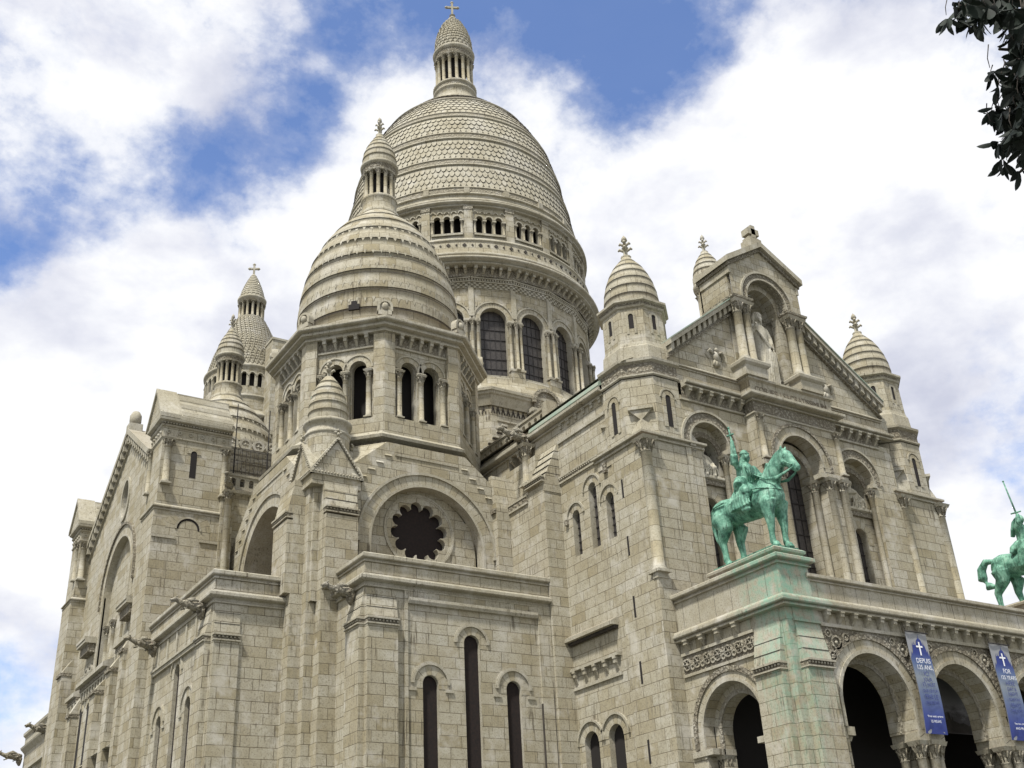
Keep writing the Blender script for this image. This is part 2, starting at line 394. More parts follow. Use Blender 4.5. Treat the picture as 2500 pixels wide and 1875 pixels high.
def pip(p, poly):
    x, y = p[0], p[1]; c = False; n = len(poly)
    for i in range(n):
        x0, y0 = poly[i][0], poly[i][1]; x1, y1 = poly[i-1][0], poly[i-1][1]
        if (y0 > y) != (y1 > y) and x < (x1-x0)*(y-y0)/(y1-y0)+x0: c = not c
    return c
def thing(name, loc, label, cat, group=None):
    o = bpy.data.objects.new(name, None); COL.objects.link(o); o.location = loc; o.empty_display_size = .5
    ORG[o.name] = tuple(loc); o['label'] = label; o['category'] = cat
    if group: o['group'] = group
    return o
def tag(o, label, cat, group=None, kind=None):
    if label: o['label'] = label
    if cat: o['category'] = cat
    if group: o['group'] = group
    if kind: o['kind'] = kind
    return o
def archp(uc, w, v0, vs, seg=14):
    """outline of a round-headed opening"""
    r = w/2; return [(uc-r, v0), (uc+r, v0)]+[(uc+r*cos(pi*i/seg), vs+r*sin(pi*i/seg)) for i in range(seg+1)]
def rectp(u0, u1, v0, v1): return [(u0, v0), (u1, v0), (u1, v1), (u0, v1)]
def lin(a, b, n): return [a+(b-a)*i/(n-1) for i in range(n)] if n > 1 else [(a+b)/2]

_colmesh = {}
def column(x, y, z0, z1, r, parent, cap=None, base=None, rot=0., m='column', n=14):
    """shaft with moulded base and a spreading leaf capital under a square abacus"""
    cap = cap or r*2.6; base = base or r*1.3
    key = (round(z1-z0, 2), round(r, 3), round(cap, 2), m)
    if key not in _colmesh:
        H = z1-z0; b = MB()
        b.fbox(Frame(0, 0, -90), -r*1.45, r*1.45, 0, base*.35, -r*1.45, r*1.45, 'trim')
        b.lathe(0, 0, [(r*1.4, base*.35), (r*1.42, base*.55), (r*1.12, base*.75), (r*1.2, base*.9), (r, base)], n, 'trim')
        b.lathe(0, 0, [(r, base), (r*.97, H-cap)], n, m)
        c0 = H-cap
        b.lathe(0, 0, [(r*.97, c0), (r*1.16, c0+cap*.06), (r*1.0, c0+cap*.12), (r*1.05, c0+cap*.35), (r*1.5, c0+cap*.78)], n, 'carvesoft')
        for k in range(8):
            a = 2*pi*k/8+pi/8
            b.tube([(r*1.0*cos(a), r*1.0*sin(a), c0+cap*.15), (r*1.3*cos(a), r*1.3*sin(a), c0+cap*.5), (r*1.75*cos(a), r*1.75*sin(a), c0+cap*.74), (r*1.7*cos(a), r*1.7*sin(a), c0+cap*.64)], [r*.16, r*.22, r*.2, r*.1], 'carvesoft', 5)
        b.hexa([(-r*1.45, -r*1.45, c0+cap*.76), (r*1.45, -r*1.45, c0+cap*.76), (r*1.45, r*1.45, c0+cap*.76), (-r*1.45, r*1.45, c0+cap*.76), (-r*1.75, -r*1.75, c0+cap), (r*1.75, -r*1.75, c0+cap), (r*1.75, r*1.75, c0+cap), (-r*1.75, r*1.75, c0+cap)], 'trim')
        o = b.build('column'); _colmesh[key] = o.data
    else:
        o = bpy.data.objects.new('column', _colmesh[key]); COL.objects.link(o)
    o.location = (x, y, z0); o.rotation_euler = (0, 0, radians(rot))
    setp(o, parent); return o

def window(f, uc, w, v0, vs, d, parent, m='glass', nx=0, nz=0, name='window', frame=.0, seg=14):
    """glazed round-headed window set at depth d, with an iron grid in front of the pane"""
    b = MB(); pl = archp(uc, w, v0, vs, seg)
    b.fill(f, pl, d, m); b.fill(f, pl[::-1], d-.05, m)
    o = b.build(name, parent)
    return o
def bars(b, f, uc, w, v0, vs, d, nx, nz, t=.03, m='iron'):
    r = w/2
    for i in range(1, nx):
        u = uc-r+w*i/nx; top = vs+sqrt(max(0, r*r-(u-uc)**2))
        b.fbox(f, u-t/2, u+t/2, v0, top, d, d+t, m)
    top = vs+r
    for j in range(1, nz):
        v = v0+(top-v0)*j/nz; hw = r if v < vs else sqrt(max(0, r*r-(v-vs)**2))
        b.fbox(f, uc-hw, uc+hw, v-t*.7, v+t*.7, d+.002, d+t*1.3, m)
def glazed(f, uc, w, v0, vs, d, parent, nx=4, nz=6, t=.03, m='glass', seg=14):
    b = MB(); bars(b, f, uc, w, v0, vs, d, nx, nz, t)
    pl = archp(uc, w, v0, vs, seg); b.fill(f, pl, d-.01, m); b.fill(f, pl[::-1], d-.06, m)
    return b.build('window', parent)

# standard cornice profiles (out, z relative)
def prof_string(z, d=.14, h=.26): return [(0, z-h), (d*.45, z-h), (d*.45, z-h*.8), (d*.18, z-h*.72), (d*.18, z-h*.5), (d*.92, z-h*.44), (d, z-h*.38), (d, z-.03), (0, z+.09)]
def prof_coping(z, d=.16, h=.34): return [(0, z-h), (.06, z-h), (.07, z-h*.6), (d, z-h*.5), (d+.02, z-h*.25), (d-.03, z), (-.5, z+.03)]
# ============================================================ setting
g = MB(); g.face([(-900, -900, 0), (900, -900, 0), (900, 900, 0), (-900, 900, 0)], 'ground')
tag(g.build('ground'), None, None, kind='structure')

ROOT = thing('basilica', (42, 60, 0), 'large pale stone domed basilica with an arcaded porch, octagonal corner tower and tall central dome', 'church')
def part(b, name, label=None, parent=None):
    o = b.build(name, parent or ROOT)
    if label: o['label'] = label
    return o

def finial(b, x, y, z0, h, r=.12, m='trim'):
    """flowered spike: stem, two tiers of curled leaves, bud"""
    b.lathe(x, y, [(r*1.8, z0), (r*2.0, z0+h*.06), (r*.8, z0+h*.12), (r*.8, z0+h*.42), (r*1.3, z0+h*.45), (r*.6, z0+h*.5), (r*.6, z0+h*.72), (r*1.2, z0+h*.76), (r*.9, z0+h*.88), (0.0, z0+h)], 8, m)
    for z, s in ((z0+h*.34, 1.0), (z0+h*.58, .8)):
        for k in range(4):
            a = pi/4+k*pi/2; c, q = cos(a), sin(a)
            b.tube([(x, y, z-h*.06), (x+c*r*1.3*s, y+q*r*1.3*s, z+h*.02), (x+c*r*2.1*s, y+q*r*2.1*s, z+h*.07), (x+c*r*2.5*s, y+q*r*2.5*s, z+h*.01)], [r*.5, r*.5, r*.55, r*.35], m, 6)
def cross(b, x, y, z0, h, w, t, f=None, m='trim'):
    f = f or Frame(x, y, -115)
    b.fbox(f, -t/2, t/2, z0, z0+h, -t/2, t/2, m)
    zc = z0+h*.62
    b.fbox(f, -w/2, w/2, zc-t/2, zc+t/2, -t*.45, t*.45, m)
    for u, v in ((-w/2, zc), (w/2, zc), (0, z0+h)):
        b.ball(f.p(u, v, 0), t*.78, m, 8)
        for du, dv in ((t*.6, 0), (-t*.6, 0), (0, t*.6), (0, -t*.6)): b.ball(f.p(u+du, v+dv, 0), t*.36, m, 6)
def beads(b, f, u0, u1, v, r=.05, step=.17, d=0.0, m='trim', v1=None):
    v1 = v if v1 is None else v1; n = max(2, int(sqrt((u1-u0)**2+(v1-v)**2)/step))
    for i in range(n+1):
        k = i/n; b.ball(f.p(u0+(u1-u0)*k, v+(v1-v)*k, d), r, m, 6, smooth=True)
def drip(b, f, u0, u1, v, d=.3, h=.28):
    """carved drip moulding under a weathering"""
    b.fbox(f, u0-.04, u1+.04, v-.02, v+.06, 0, d+.14, 'trim')
    beads(b, f, u0+.05, u1-.05, v-.08, .06, .16, d+.05)
    b.fbox(f, u0-.012, u1+.012, v-.2, v-.02, 0, d+.014, 'carved')
    b.fbox(f, u0-.03, u1+.03, v-.26, v-.2, 0, d+.09, 'trim')
def hood(b, f, uc, vs, r, t=.1, d=.1, m='trim', stop=.12, seg=18):
    b.ring(f, uc, vs, r, r+t, 0, d, m, seg)
    for s in (-1, 1): b.fbox(f, uc+s*(r+t/2)-.12, uc+s*(r+t/2)+.12, vs-stop, vs, 0, d+.03, m)
def weathering(b, f, u0, u1, v0, v1, d, m='ashlar', side=True):
    """sloped top of a buttress from depth d at v0 to 0 at v1, with lapped courses"""
    n = max(2, int((v1-v0)/.42))
    for i in range(n):
        a = v0+(v1-v0)*i/n; c = v0+(v1-v0)*(i+1)/n; da = d*(1-i/n)+.03; dc = d*(1-(i+1)/n)+.0
        b.fbox(f, u0, u1, a, c, -.05, da, m, dt=dc+.012)
def baluster_rail(b, f, u0, u1, v0, v1, step=.42, th=.22, m='trim'):
    """pierced parapet: round-headed openings between rail and plinth"""
    n = max(1, int(round((u1-u0)/step))); s = (u1-u0)/n; h = v1-v0
    holes = [archp(u0+s*(i+.5), s*.52, v0+h*.16, v0+h*.66, 6) for i in range(n)]
    b.panel(f, rectp(u0, u1, v0, v1), holes, 0, th, m, m)
    b.panel(f, rectp(u0, u1, v0, v1), holes, -th, 0.001, m, m)
    b.fbox(f, u0-.03, u1+.03, v1, v1+.14, -th-.06, .07, m)
    b.fbox(f, u0-.03, u1+.03, v0-.1, v0, -th-.06, .06, m)
def gargoyle(x, y, z, ang, L, parent, up_=0.12, s=1.0):
    """crouching beast jutting from the wall: haunches, ribbed body, neck, snout, ears, forelegs"""
    b = MB(); d = Vector((cos(radians(ang)), sin(radians(ang)), 0)); sd = Vector((-d.y, d.x, 0)); o = Vector((x, y, z)); Z = Vector((0, 0, 1))
    def P(l, h, w=0): return o+d*l*L+Z*(h*L+up_*l*L)+sd*w*L
    b.tube([P(-.05, 0), P(.12, .02), P(.3, .0), P(.5, .03), P(.64, .04), P(.78, .09)], [.12*L*s, .14*L*s, .11*L*s, .12*L*s, .08*L*s, .07*L*s], 'carvesoft', 10)
    b.ball(P(.84, .10), (.09*L*s, .09*L*s, .075*L*s), 'carvesoft', 8)
    b.tube([P(.86, .09), P(.99, .055)], [.06*L*s, .035*L*s], 'carvesoft', 7)
    b.tube([P(.85, .05), P(.95, .0)], [.035*L*s, .02*L*s], 'carvesoft', 6)
    for w in (-1, 1):
        b.tube([P(.83, .15, w*.04), P(.79, .22, w*.06)], [.03*L, .008*L], 'carvesoft', 5)
        b.tube([P(.12, .03, w*.11), P(.24, -.05, w*.13), P(.12, -.12, w*.11), P(.22, -.15, w*.11)], [.075*L*s, .06*L*s, .035*L*s, .03*L*s], 'carvesoft', 7)
        b.tube([P(.56, .02, w*.09), P(.5, -.1, w*.1), P(.60, -.13, w*.1)], [.05*L*s, .035*L*s, .03*L*s], 'carvesoft', 7)
        b.tube([P(.5, .1, w*.06), P(.36, .16, w*.12), P(.18, .13, w*.13)], [(.02*L, .07*L), (.02*L, .08*L), (.01*L, .02*L)], 'carvesoft', 6)
    b.tube([P(.02, -.04), P(.02, -.2), P(-.02, -.34)], [.13*L, .11*L, .04*L], 'carved', 7)
    return b.build('gargoyle', parent)

# ============================================================ porch
b = MB(); fs = FS(30.82); fw_ = FW(32.8); AX = [37.25, 42.72, 48.2]; XE = 53.3; SP = 9.9; RA = 2.08
outer = [(32.8, 0), (AX[0]-RA, 0)]
for i, ax in enumerate(AX):
    outer += [(ax-RA*cos(pi*k/20), SP+RA*sin(pi*k/20)) for k in range(21)]
    if i < 2: outer += [(ax+RA, 8.95), (AX[i+1]-RA, 8.95)]
outer += [(AX[2]+RA, 0), (XE, 0), (XE, 13.5), (32.8, 13.5)]
b.panel(fs, outer, [], 0, 0, 'pier')
# inner face of the arcade wall
b.panel(fs, outer, [], -1.25, 0, 'darkstone'); b.panel(FS(36.9), rectp(33.3, 53, 0, 13.3), [], .55, 0, 'dark')  # dark inner wall and near-black back panel: porch shade put into the colour
for ax in AX:
    b.ring(fs, ax, SP, RA-.0, RA+.16, -.02, .07, 'trim', 28, legs=8.95)
    b.ring(fs, ax, SP, RA+.16, RA+.56, -.01, .03, 'vous', 28, legs=8.95)
    b.ring(fs, ax, SP, RA+.56, RA+.80, -.01, .10, 'carved', 28)
    b.ring(fs, ax, SP, RA-.004, RA+.2, -.62, -.02, 'vous', 28, legs=8.95)
    b.ring(fs, ax, SP, RA-.26, RA+.2, -1.24, -.62, 'vous', 28, legs=8.95)
    b.ring(fs, ax, SP, RA-.30, RA-.12, -.66, -.60, 'carvesoft', 28, legs=8.95)
# carved spandrels under the string course
for u0, u1, v in ((34.62, 40.1, 12.86), (40.1, 45.4, 12.86), (45.4, 51.0, 12.86)):
    uc = AX[0] if u0 < 35 else (AX[1] if u0 < 44 else AX[2])
    for s in (-1, 1):
        e = u0 if s < 0 else u1; pts = [(e, v)]
        arc = [(uc+s*(RA+.83)*cos(radians(a)), SP+(RA+.83)*sin(radians(a))) for a in range(22, 83, 6)]
        arc = [p for p in arc if (p[0]-e)*s < -.03 and p[1] < v-.02]
        poly = [(e, v)]+[(e, arc[0][1])]+arc+[(arc[-1][0], v)]
        if s > 0: poly = poly[::-1]
        b.panel(fs, poly[::-1] if s < 0 else poly[::-1], [], .035, 0, 'carved')
for k, (uu, vv, rr) in enumerate([(35.35, 12.25, .3), (35.95, 12.5, .2), (39.35, 12.3, .3), (38.75, 12.58, .18), (40.55, 12.2, .34), (41.1, 12.55, .18), (44.75, 12.3, .3), (44.15, 12.58, .18), (45.9, 12.2, .34), (46.5, 12.55, .18), (35.0, 11.7, .2), (34.95, 12.6, .18)]):
    b.ring(fs, uu, vv, rr*.72, rr, .02, .10, 'carvesoft', 12, a0=0, a1=360)
    b.ball(fs.p(uu, vv, .05), rr*.28, 'trim', 6)
# west side wall and arch
rw, uw, vw = 1.76, -34.62, 9.55
b.panel(fw_, [(-37.3, 0), (uw-rw, 0)]+[(uw-rw*cos(pi*k/20), vw+rw*sin(pi*k/20)) for k in range(21)]+[(uw+rw, 0), (-30.82, 0), (-30.82, 13.5), (-37.3, 13.5)], [], 0, 0, 'pier')
b.ring(fw_, uw, vw, rw, rw+.14, -.02, .06, 'trim', 26, legs=8.5)
b.ring(fw_, uw, vw, rw+.14, rw+.40, -.02, .025, 'vous', 26, legs=8.5)
b.ring(fw_, uw, vw, rw+.40, rw+.62, -.02, .09, 'carved', 26, legs=8.9)
b.ring(fw_, uw, vw, rw-.004, rw+.2, -.55, -.02, 'vous', 26, legs=0)
b.ring(fw_, uw, vw, rw-.42, rw+.2, -1.2, -.55, 'vous', 26, legs=0)
b.ring(fw_, uw, vw, rw-.46, rw-.26, -.60, -.52, 'carvesoft', 26, legs=8.6)
b.fbox(fw_, -37.2, uw-rw+.46, 8.62, 8.86, -1.2, .1, 'trim'); b.fbox(fw_, uw+rw-.46, uw+rw+.16, 8.62, 8.86, -1.2, .06, 'trim')
b.panel(fw_, rectp(-37.2, -32.68, 12.12, 12.88), [], .03, 0, 'carved')
for k in range(7):
    b.ring(fw_, -36.9+k*.66, 12.5, .20, .27, .02, .10, 'carvesoft', 12, a0=0, a1=360); b.ball(fw_.p(-36.9+k*.66, 12.5, .05), .08, 'carvesoft', 6)
    for q_ in range(6): b.tube([fw_.p(-36.9+k*.66, 12.5, .03), fw_.p(-36.9+k*.66+.18*cos(q_*pi/3), 12.5+.18*sin(q_*pi/3), .07)], .03, 'carvesoft', 5)
    b.ring(fw_, -36.57+k*.66, 12.35, .08, .14, .02, .08, 'trim', 8, a0=0, a1=360)
b.fbox(fw_, -37.2, -32.68, 12.90, 13.02, 0, .10, 'trim'); b.fbox(fw_, -37.2, -32.68, 11.98, 12.10, 0, .09, 'trim')
b.fbox(fs, 34.62, 51.2, 12.86, 13.0, 0, .12, 'trim')
# corner buttresses of the pier
for f, u0, u1 in ((fw_, -32.66, -31.18), (fs, 33.2, 34.62)):
    b.fbox(f, u0, u1, 0, 11.30, -.02, .34, 'pier'); b.fbox(f, u0, u1, 11.30, 12.86, -.02, .34, 'trimg', dt=.03)
    for z in (11.8, 12.3): b.fbox(f, u0-.005, u1+.005, z, z+.02, 0, .34*(12.86-z)/1.56+.035, 'darkstone')
    b.fbox(f, u0, u1, 12.86, 13.5, -.02, .03, 'trimg')
    drip(b, f, u0, u1, 11.32, .36)
b.fbox(fs, 33.15, 34.62, 12.93, 13.03, 0, .12, 'trimg')
b.fbox(fs, 50.7, 52.2, 0, 11.3, -.02, .34, 'pier'); b.fbox(fs, 50.7, 52.2, 11.3, 12.86, -.02, .34, 'trim', dt=.03)
# corbel tables
b.corbels(fs, [34.98+.795*k for k in range(20)], 13.02, 13.52, .2, .30, 'trim')
b.corbels(fw_, [-36.65, -35.65, -34.62, -33.55], 13.04, 13.52, .22, .30, 'trim')
# cornice, parapet, east side
pth = [(32.8, 37.3), (32.8, 30.82), (XE, 30.82), (XE, 37.3)]
b.sweep(pth, [(0, 13.5), (.30, 13.505), (.31, 13.56), (.24, 13.58), (.24, 13.63), (.38, 13.66), (.40, 13.70), (.40, 13.80), (.32, 13.82), (.31, 13.88), (.26, 13.96), (.05, 14.0), (0, 14.02)], m='trimg')
b.panel(FS(30.86), rectp(32.84, XE, 14.0, 15.0), [], 0, 0, 'trimg'); b.panel(FS(30.86), rectp(32.84, XE, 14.0, 15.0), [], -.6, 0, 'trim')
for k in range(24): b.fbox(FS(30.86), 34.9+k*.78, 34.912+k*.78, 14.02, 14.74, 0, .004, 'darkstone')
b.sweep([(34.3, 30.86), (XE, 30.86)], [(0, 14.74), (.07, 14.745), (.07, 14.79), (.03, 14.81), (.03, 14.85), (.16, 14.87), (.18, 14.90), (.18, 15.02), (.10, 15.06), (-.75, 15.09)], m='trim')
b.panel(Frame(XE, 0, 0), rectp(30.82, 37.3, 0, 15.0), [archp(34.6, 3.5, 0, 9.55, 16)], 0, 1.0, 'ashlar')
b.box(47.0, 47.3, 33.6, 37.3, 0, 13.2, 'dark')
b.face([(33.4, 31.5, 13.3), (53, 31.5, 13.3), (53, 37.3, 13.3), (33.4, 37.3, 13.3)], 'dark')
b.face([(32.9, 31, 14.1), (53, 31, 14.1), (53, 37.3, 14.1), (32.9, 37.3, 14.1)], 'trim')
PORCH = part(b, 'porch')
# arcade piers: core with capitals and columns
for a, c in ((AX[0]+RA, AX[1]-RA), (AX[1]+RA, AX[2]-RA)):
    m_ = MB(); m_.fbox(fs, a-.12, c+.12, 8.62, 8.95, -1.3, .12, 'trim'); m_.fbox(fs, a+.38, c-.38, 0, 8.62, -1.0, -.2, 'pier')
    m_.build('pier', PORCH)
    for u, d in ((a+.10, -.2), (c-.10, -.2), ((a+c)/2, .0), (a+.1, -1.02), (c-.1, -1.02)):
        p = fs.p(u, 0, d); column(p.x, p.y, 0, 8.62, .19, PORCH, .72)
for u, d in ((AX[0]-RA+.16, -.5), (AX[0]-RA+.16, -1.0)):
    p = fs.p(u, 0, d); column(p.x, p.y, 0, 8.62, .17, PORCH, .7)
m_ = MB(); m_.fbox(fs, AX[0]-RA-.05, AX[0]-RA+.36, 8.62, 8.95, -1.2, .05, 'trim'); m_.build('impost', PORCH)
for u in (uw-rw+.2, uw+rw-.2):
    p = fw_.p(u, 0, -.75); column(p.x, p.y, 0, 8.62, .17, PORCH, .7)
# statue pedestals on the porch corners
def pedestal(x0, x1, full, green):
    b = MB(); m = 'trimg' if green else 'trim'
    y1 = 37.3 if full else 35.2; yp = 37.3 if full else 34.9
    b.box(x0+.0, x1, 30.80, y1, 14.0, 15.40, m)
    for y in lin(31.6, y1-.5, 6): b.box(x0-.004, x0+.02, y, y+.015, 14.1, 15.2, 'darkstone')
    if full:
        b.sweep([(x0, y1), (x0, 30.80), (x1, 30.80), (x1, y1)], [(0, 15.28), (.10, 15.285), (.10, 15.34), (.04, 15.37), (.04, 15.43), (.22, 15.46), (.25, 15.5), (.25, 15.62), (.16, 15.68), (0, 15.72)], m=m)
        b.face([(x0, 30.8, 15.72), (x1, 30.8, 15.72), (x1, y1, 15.72), (x0, y1, 15.72)], m)
    b.box(x0+.04, x1-.10, 30.86, 34.85, 15.66, 15.90, m)
    b.sweep([(x0+.04, 34.85), (x0+.04, 30.86), (x1-.1, 30.86), (x1-.1, 34.85)], [(.0, 15.80), (.10, 15.86), (.12, 15.96), (.02, 16.04), (0, 16.04)], m=m, closed=True)
    b.face([(x0, 30.86, 16.04), (x1-.1, 30.86, 16.04), (x1-.1, 34.85, 16.04), (x0, 34.85, 16.04)], m)
    return part(b, 'pedestal')
pedestal(32.78, 34.5, True, True); pedestal(50.7, 52.4, False, False)

# ============================================================ towers of the facade
TZ = 23.72
def tower(cx, cy, h, right=False, dx=0.0):
    b = MB(); X0, X1, Y0, Y1 = cx-h, cx+h, cy-h, cy+h
    YL = Y1 if right else 39.92
    b.box(X0, X1, Y0, YL, 0, 23.0, 'ashlar'); b.box(X0, X1, Y0, Y1, 23.0, TZ, 'ashlar')
    b.box(X0-.09, X1+.09, Y0-.09, YL+.04, 0, 16.45, 'ashlar')
    b.sweep([(X0, Y1), (X0, Y0), (X1, Y0), (X1, Y1)], prof_string(TZ+.06, .22, .34), m='trim', closed=True)
    f1 = Frame(cx, cy, 0)
    cx0 = cx; cx = cx+dx
    # octagonal stage on broaches
    R8 = 2.06; ap = R8*cos(pi/8)
    b.lathe(cx, cy, [(R8, TZ-.3), (R8, 27.0)], 8, 'ashlar', off=22.5, smooth=False, uref=R8*.974)
    for k in range(4):
        a = 45+90*k; c_, s_ = (1 if cos(radians(a)) > 0 else -1), (1 if sin(radians(a)) > 0 else -1)
        A = Vector((cx0+c_*h, cy+s_*h, TZ)); Bx = Vector((cx0+c_*h, cy+s_*h*.2, TZ)); By = Vector((cx0+c_*h*.2, cy+s_*h, TZ))
        T = Vector((cx+c_*ap*.707, cy+s_*ap*.707, TZ+1.35))
        b.face([A, Bx, T] if c_*s_ < 0 else [A, T, Bx], 'trim'); b.face([A, T, By] if c_*s_ < 0 else [A, By, T], 'trim')
        ff = Frame(cx+c_*ap*.707, cy+s_*ap*.707, a)
        # hanging wedge ornament on the diagonal face
        b.fbox(ff, -.62, .62, TZ+1.42, TZ+1.58, 0, .30, 'trim')
        b.fprism(ff, [(-.55, TZ+1.42), (0, TZ+.85), (.55, TZ+1.42)], 0, .2, 'trim')
    # frieze, string, upper octagon
    b.lathe(cx, cy, [(R8+.04, 27.02), (R8+.12, 27.08), (R8+.12, 27.16), (R8+.02, 27.2)], 8, 'trim', off=22.5, smooth=False)
    b.lathe(cx, cy, [(R8+.03, 27.2), (R8+.03, 27.78)], 8, 'carved', off=22.5, smooth=False)
    b.lathe(cx, cy, [(R8+.03, 27.78), (R8+.2, 27.86), (R8+.22, 28.0), (R8+.1, 28.05), (1.92, 28.08), (1.86, 28.9), (1.80, 28.98), (1.74, 29.2)], 8, 'trim', off=22.5, smooth=False)
    b.lathe(cx, cy, [(1.74, 29.1), (1.70, 31.25)], 8, 'small', off=22.5, smooth=False, uref=1.7)
    b.lathe(cx, cy, [(1.70, 31.2), (1.80, 31.26), (1.84, 31.36)], 8, 'trim', off=22.5, smooth=False)
    b.lathe(cx, cy, [(1.80, 31.34), (1.86, 31.52)], 8, 'carved', off=22.5, smooth=False)
    b.lathe(cx, cy, [(1.86, 31.5), (1.98, 31.56), (1.98, 31.68), (1.50, 31.78)], 8, 'trim', off=22.5, smooth=False)
    pr = [(1.46, 31.75)]
    prof = [(1.46, 31.75), (1.48, 32.3), (1.42, 32.9), (1.28, 33.5), (1.05, 34.1), (.78, 34.6), (.45, 35.0), (.26, 35.25), (.2, 35.4)]
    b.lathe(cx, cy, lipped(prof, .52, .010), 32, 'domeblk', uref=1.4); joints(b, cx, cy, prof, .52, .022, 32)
    finial(b, cx, cy, 35.3, 1.55, .15)
    for a in range(0, 360, 45):
        ff = Frame(cx+1.58*cos(radians(a)), cy+1.58*sin(radians(a)), a)
        b.fill(ff, archp(0, .26, 29.75, 30.75, 6), .012, 'dark'); b.ring(ff, 0, 30.75, .13, .27, .0, .05, 'trim', 8, legs=29.7)
    for a in (0, 90, 180, 270):
        ff = Frame(cx+ap*cos(radians(a)), cy+ap*sin(radians(a)), a)
        b.fill(ff, archp(0, .34, 24.35, 25.9, 8), .015, 'dark'); b.ring(ff, 0, 25.9, .17, .38, 0, .045, 'vous', 10, legs=24.3)
        b.ring(ff, 0, 25.9, .44, .52, 0, .07, 'trim', 10)
    cx = cx0
    # slits in the shaft
    for f, u in ((FW(X0), -cy-.05), (FS(Y0), cx+.2)):
        for v0, v1 in ((21.0, 21.95), (18.1, 19.05)):
            if f.a == 180: b.fbox(f, u-.07, u+.07, v0, v1, -.02, .012, 'dark'); b.fbox(f, u-.07, u-.045, v0, v1, 0, .03, 'trim')
    if not right:
        for v0, v1 in ((15.1, 16.1), (12.1, 13.1), (8.7, 9.7)): b.fbox(FW(X0-.09), -cy-.0, -cy+.13, v0, v1, -.02, .012, 'dark')
    o = part(b, 'corner_tower')
    for x in ((X0+.16,) if not right else (X0+.4, X1-.12)):
        m_ = MB(); m_.box(x-.3, x+.3, Y0-.14, Y0+.2, 16.45, 16.75, 'trim'); m_.build('column_plinth', o)
        column(x, Y0+.06, 16.7, 23.42, .27, o, .75, rot=0)
        if not right: pass
    return o
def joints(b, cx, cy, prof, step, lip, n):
    """dark joint rings with the lip shadow painted in, under the lapped courses"""
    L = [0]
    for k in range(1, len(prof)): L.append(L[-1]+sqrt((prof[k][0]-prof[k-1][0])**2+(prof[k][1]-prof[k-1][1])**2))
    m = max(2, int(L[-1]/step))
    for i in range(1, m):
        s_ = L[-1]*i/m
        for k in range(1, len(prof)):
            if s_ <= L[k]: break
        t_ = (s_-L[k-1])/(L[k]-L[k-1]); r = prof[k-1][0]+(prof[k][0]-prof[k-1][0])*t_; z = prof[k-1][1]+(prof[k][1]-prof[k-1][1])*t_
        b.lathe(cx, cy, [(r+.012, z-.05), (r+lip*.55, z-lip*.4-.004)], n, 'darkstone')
def lipped(prof, step, lip):
    """turn a smooth profile into lapped courses, each overhanging the one below"""
    pts = []; L = [0]
    for k in range(1, len(prof)): L.append(L[-1]+sqrt((prof[k][0]-prof[k-1][0])**2+(prof[k][1]-prof[k-1][1])**2))
    def at(s):
        for k in range(1, len(prof)):
            if s <= L[k]+1e-9:
                t_ = (s-L[k-1])/(L[k]-L[k-1]); return (prof[k-1][0]+(prof[k][0]-prof[k-1][0])*t_, prof[k-1][1]+(prof[k][1]-prof[k-1][1])*t_)
        return prof[-1]
    n = max(2, int(L[-1]/step)); out = []
    for i in range(n):
        a = at(L[-1]*i/n); c = at(L[-1]*(i+1)/n); mm = at(L[-1]*(i+.5)/n)
        out += [(a[0]+lip, a[1]-lip*.3), (a[0]+lip*1.05, a[1]+lip*.4), (mm[0]+lip*.6, mm[1]), (c[0]+.0, c[1])]
    return out
T1 = tower(33.9, 39.2, 1.85); T2 = tower(51.85, 39.2, 1.85, True, .30)

# ============================================================ facade between the towers
b = MB(); f0 = FS(37.3); f1 = FS(36.59)
def bay(uc, u0, u1, label):
    vs = 23.8; R = 1.24
    b.panel(f0, rectp(u0, u1, 0, 26.3), [archp(uc, 2*R, 14.1, vs, 18)], 0, .5, 'ashlar', 'vous')
    b.ring(f0, uc, vs, R, R+.10, -.02, .06, 'trim', 20)
    b.ring(f0, uc, vs, R+.10, R+.52, -.02, .03, 'carved', 20, legs=vs-.1)
    b.ring(f0, uc, vs, R+.52, R+.64, -.02, .11, 'trim', 20, legs=vs-.05)
    # second order: wall with relief recess and window below
    rn = .93
    f2 = FS(37.8)
    b.panel(f2, archp(uc, 2*R+.02, 14.0, vs, 18), [archp(uc, 2*rn, 22.1, vs-.3, 14), archp(uc-.02, .92, 14.4, 20.72, 12)], 0, .7, 'ashlar', 'trim')
    b.ring(f2, uc, vs-.3, rn, R-.01, -.02, .05, 'carved', 18, legs=vs-.3)
    b.ring(f2, uc-.02, 20.72, .5, .9, -.02, .02, 'vous', 14, legs=20.3)
    b.fbox(f2, uc-R+.02, uc+R-.02, 21.84, 22.12, 0, .16, 'carved'); b.fbox(f2, uc-R+.02, uc+R-.02, 22.1, 22.2, -.3, .2, 'trim')
    b.fill(FS(38.45), archp(uc, 2*rn+.1, 22, vs-.3, 10), 0, 'darkstone')
    # imposts
    for s in (-1, 1):
        b.fbox(f0, uc+s*(R-.02)-.16, uc+s*(R-.02)+.16, vs-.28, vs-.02, -.5, .12, 'trim')
        b.fbox(f2, uc+s*(rn+.15)-.17, uc+s*(rn+.15)+.17, vs-.55, vs-.32, 0, .1, 'trim')
bay(36.33, 34.7, 39.08, ''); bay(46.95, 45.08, 50.2, '')
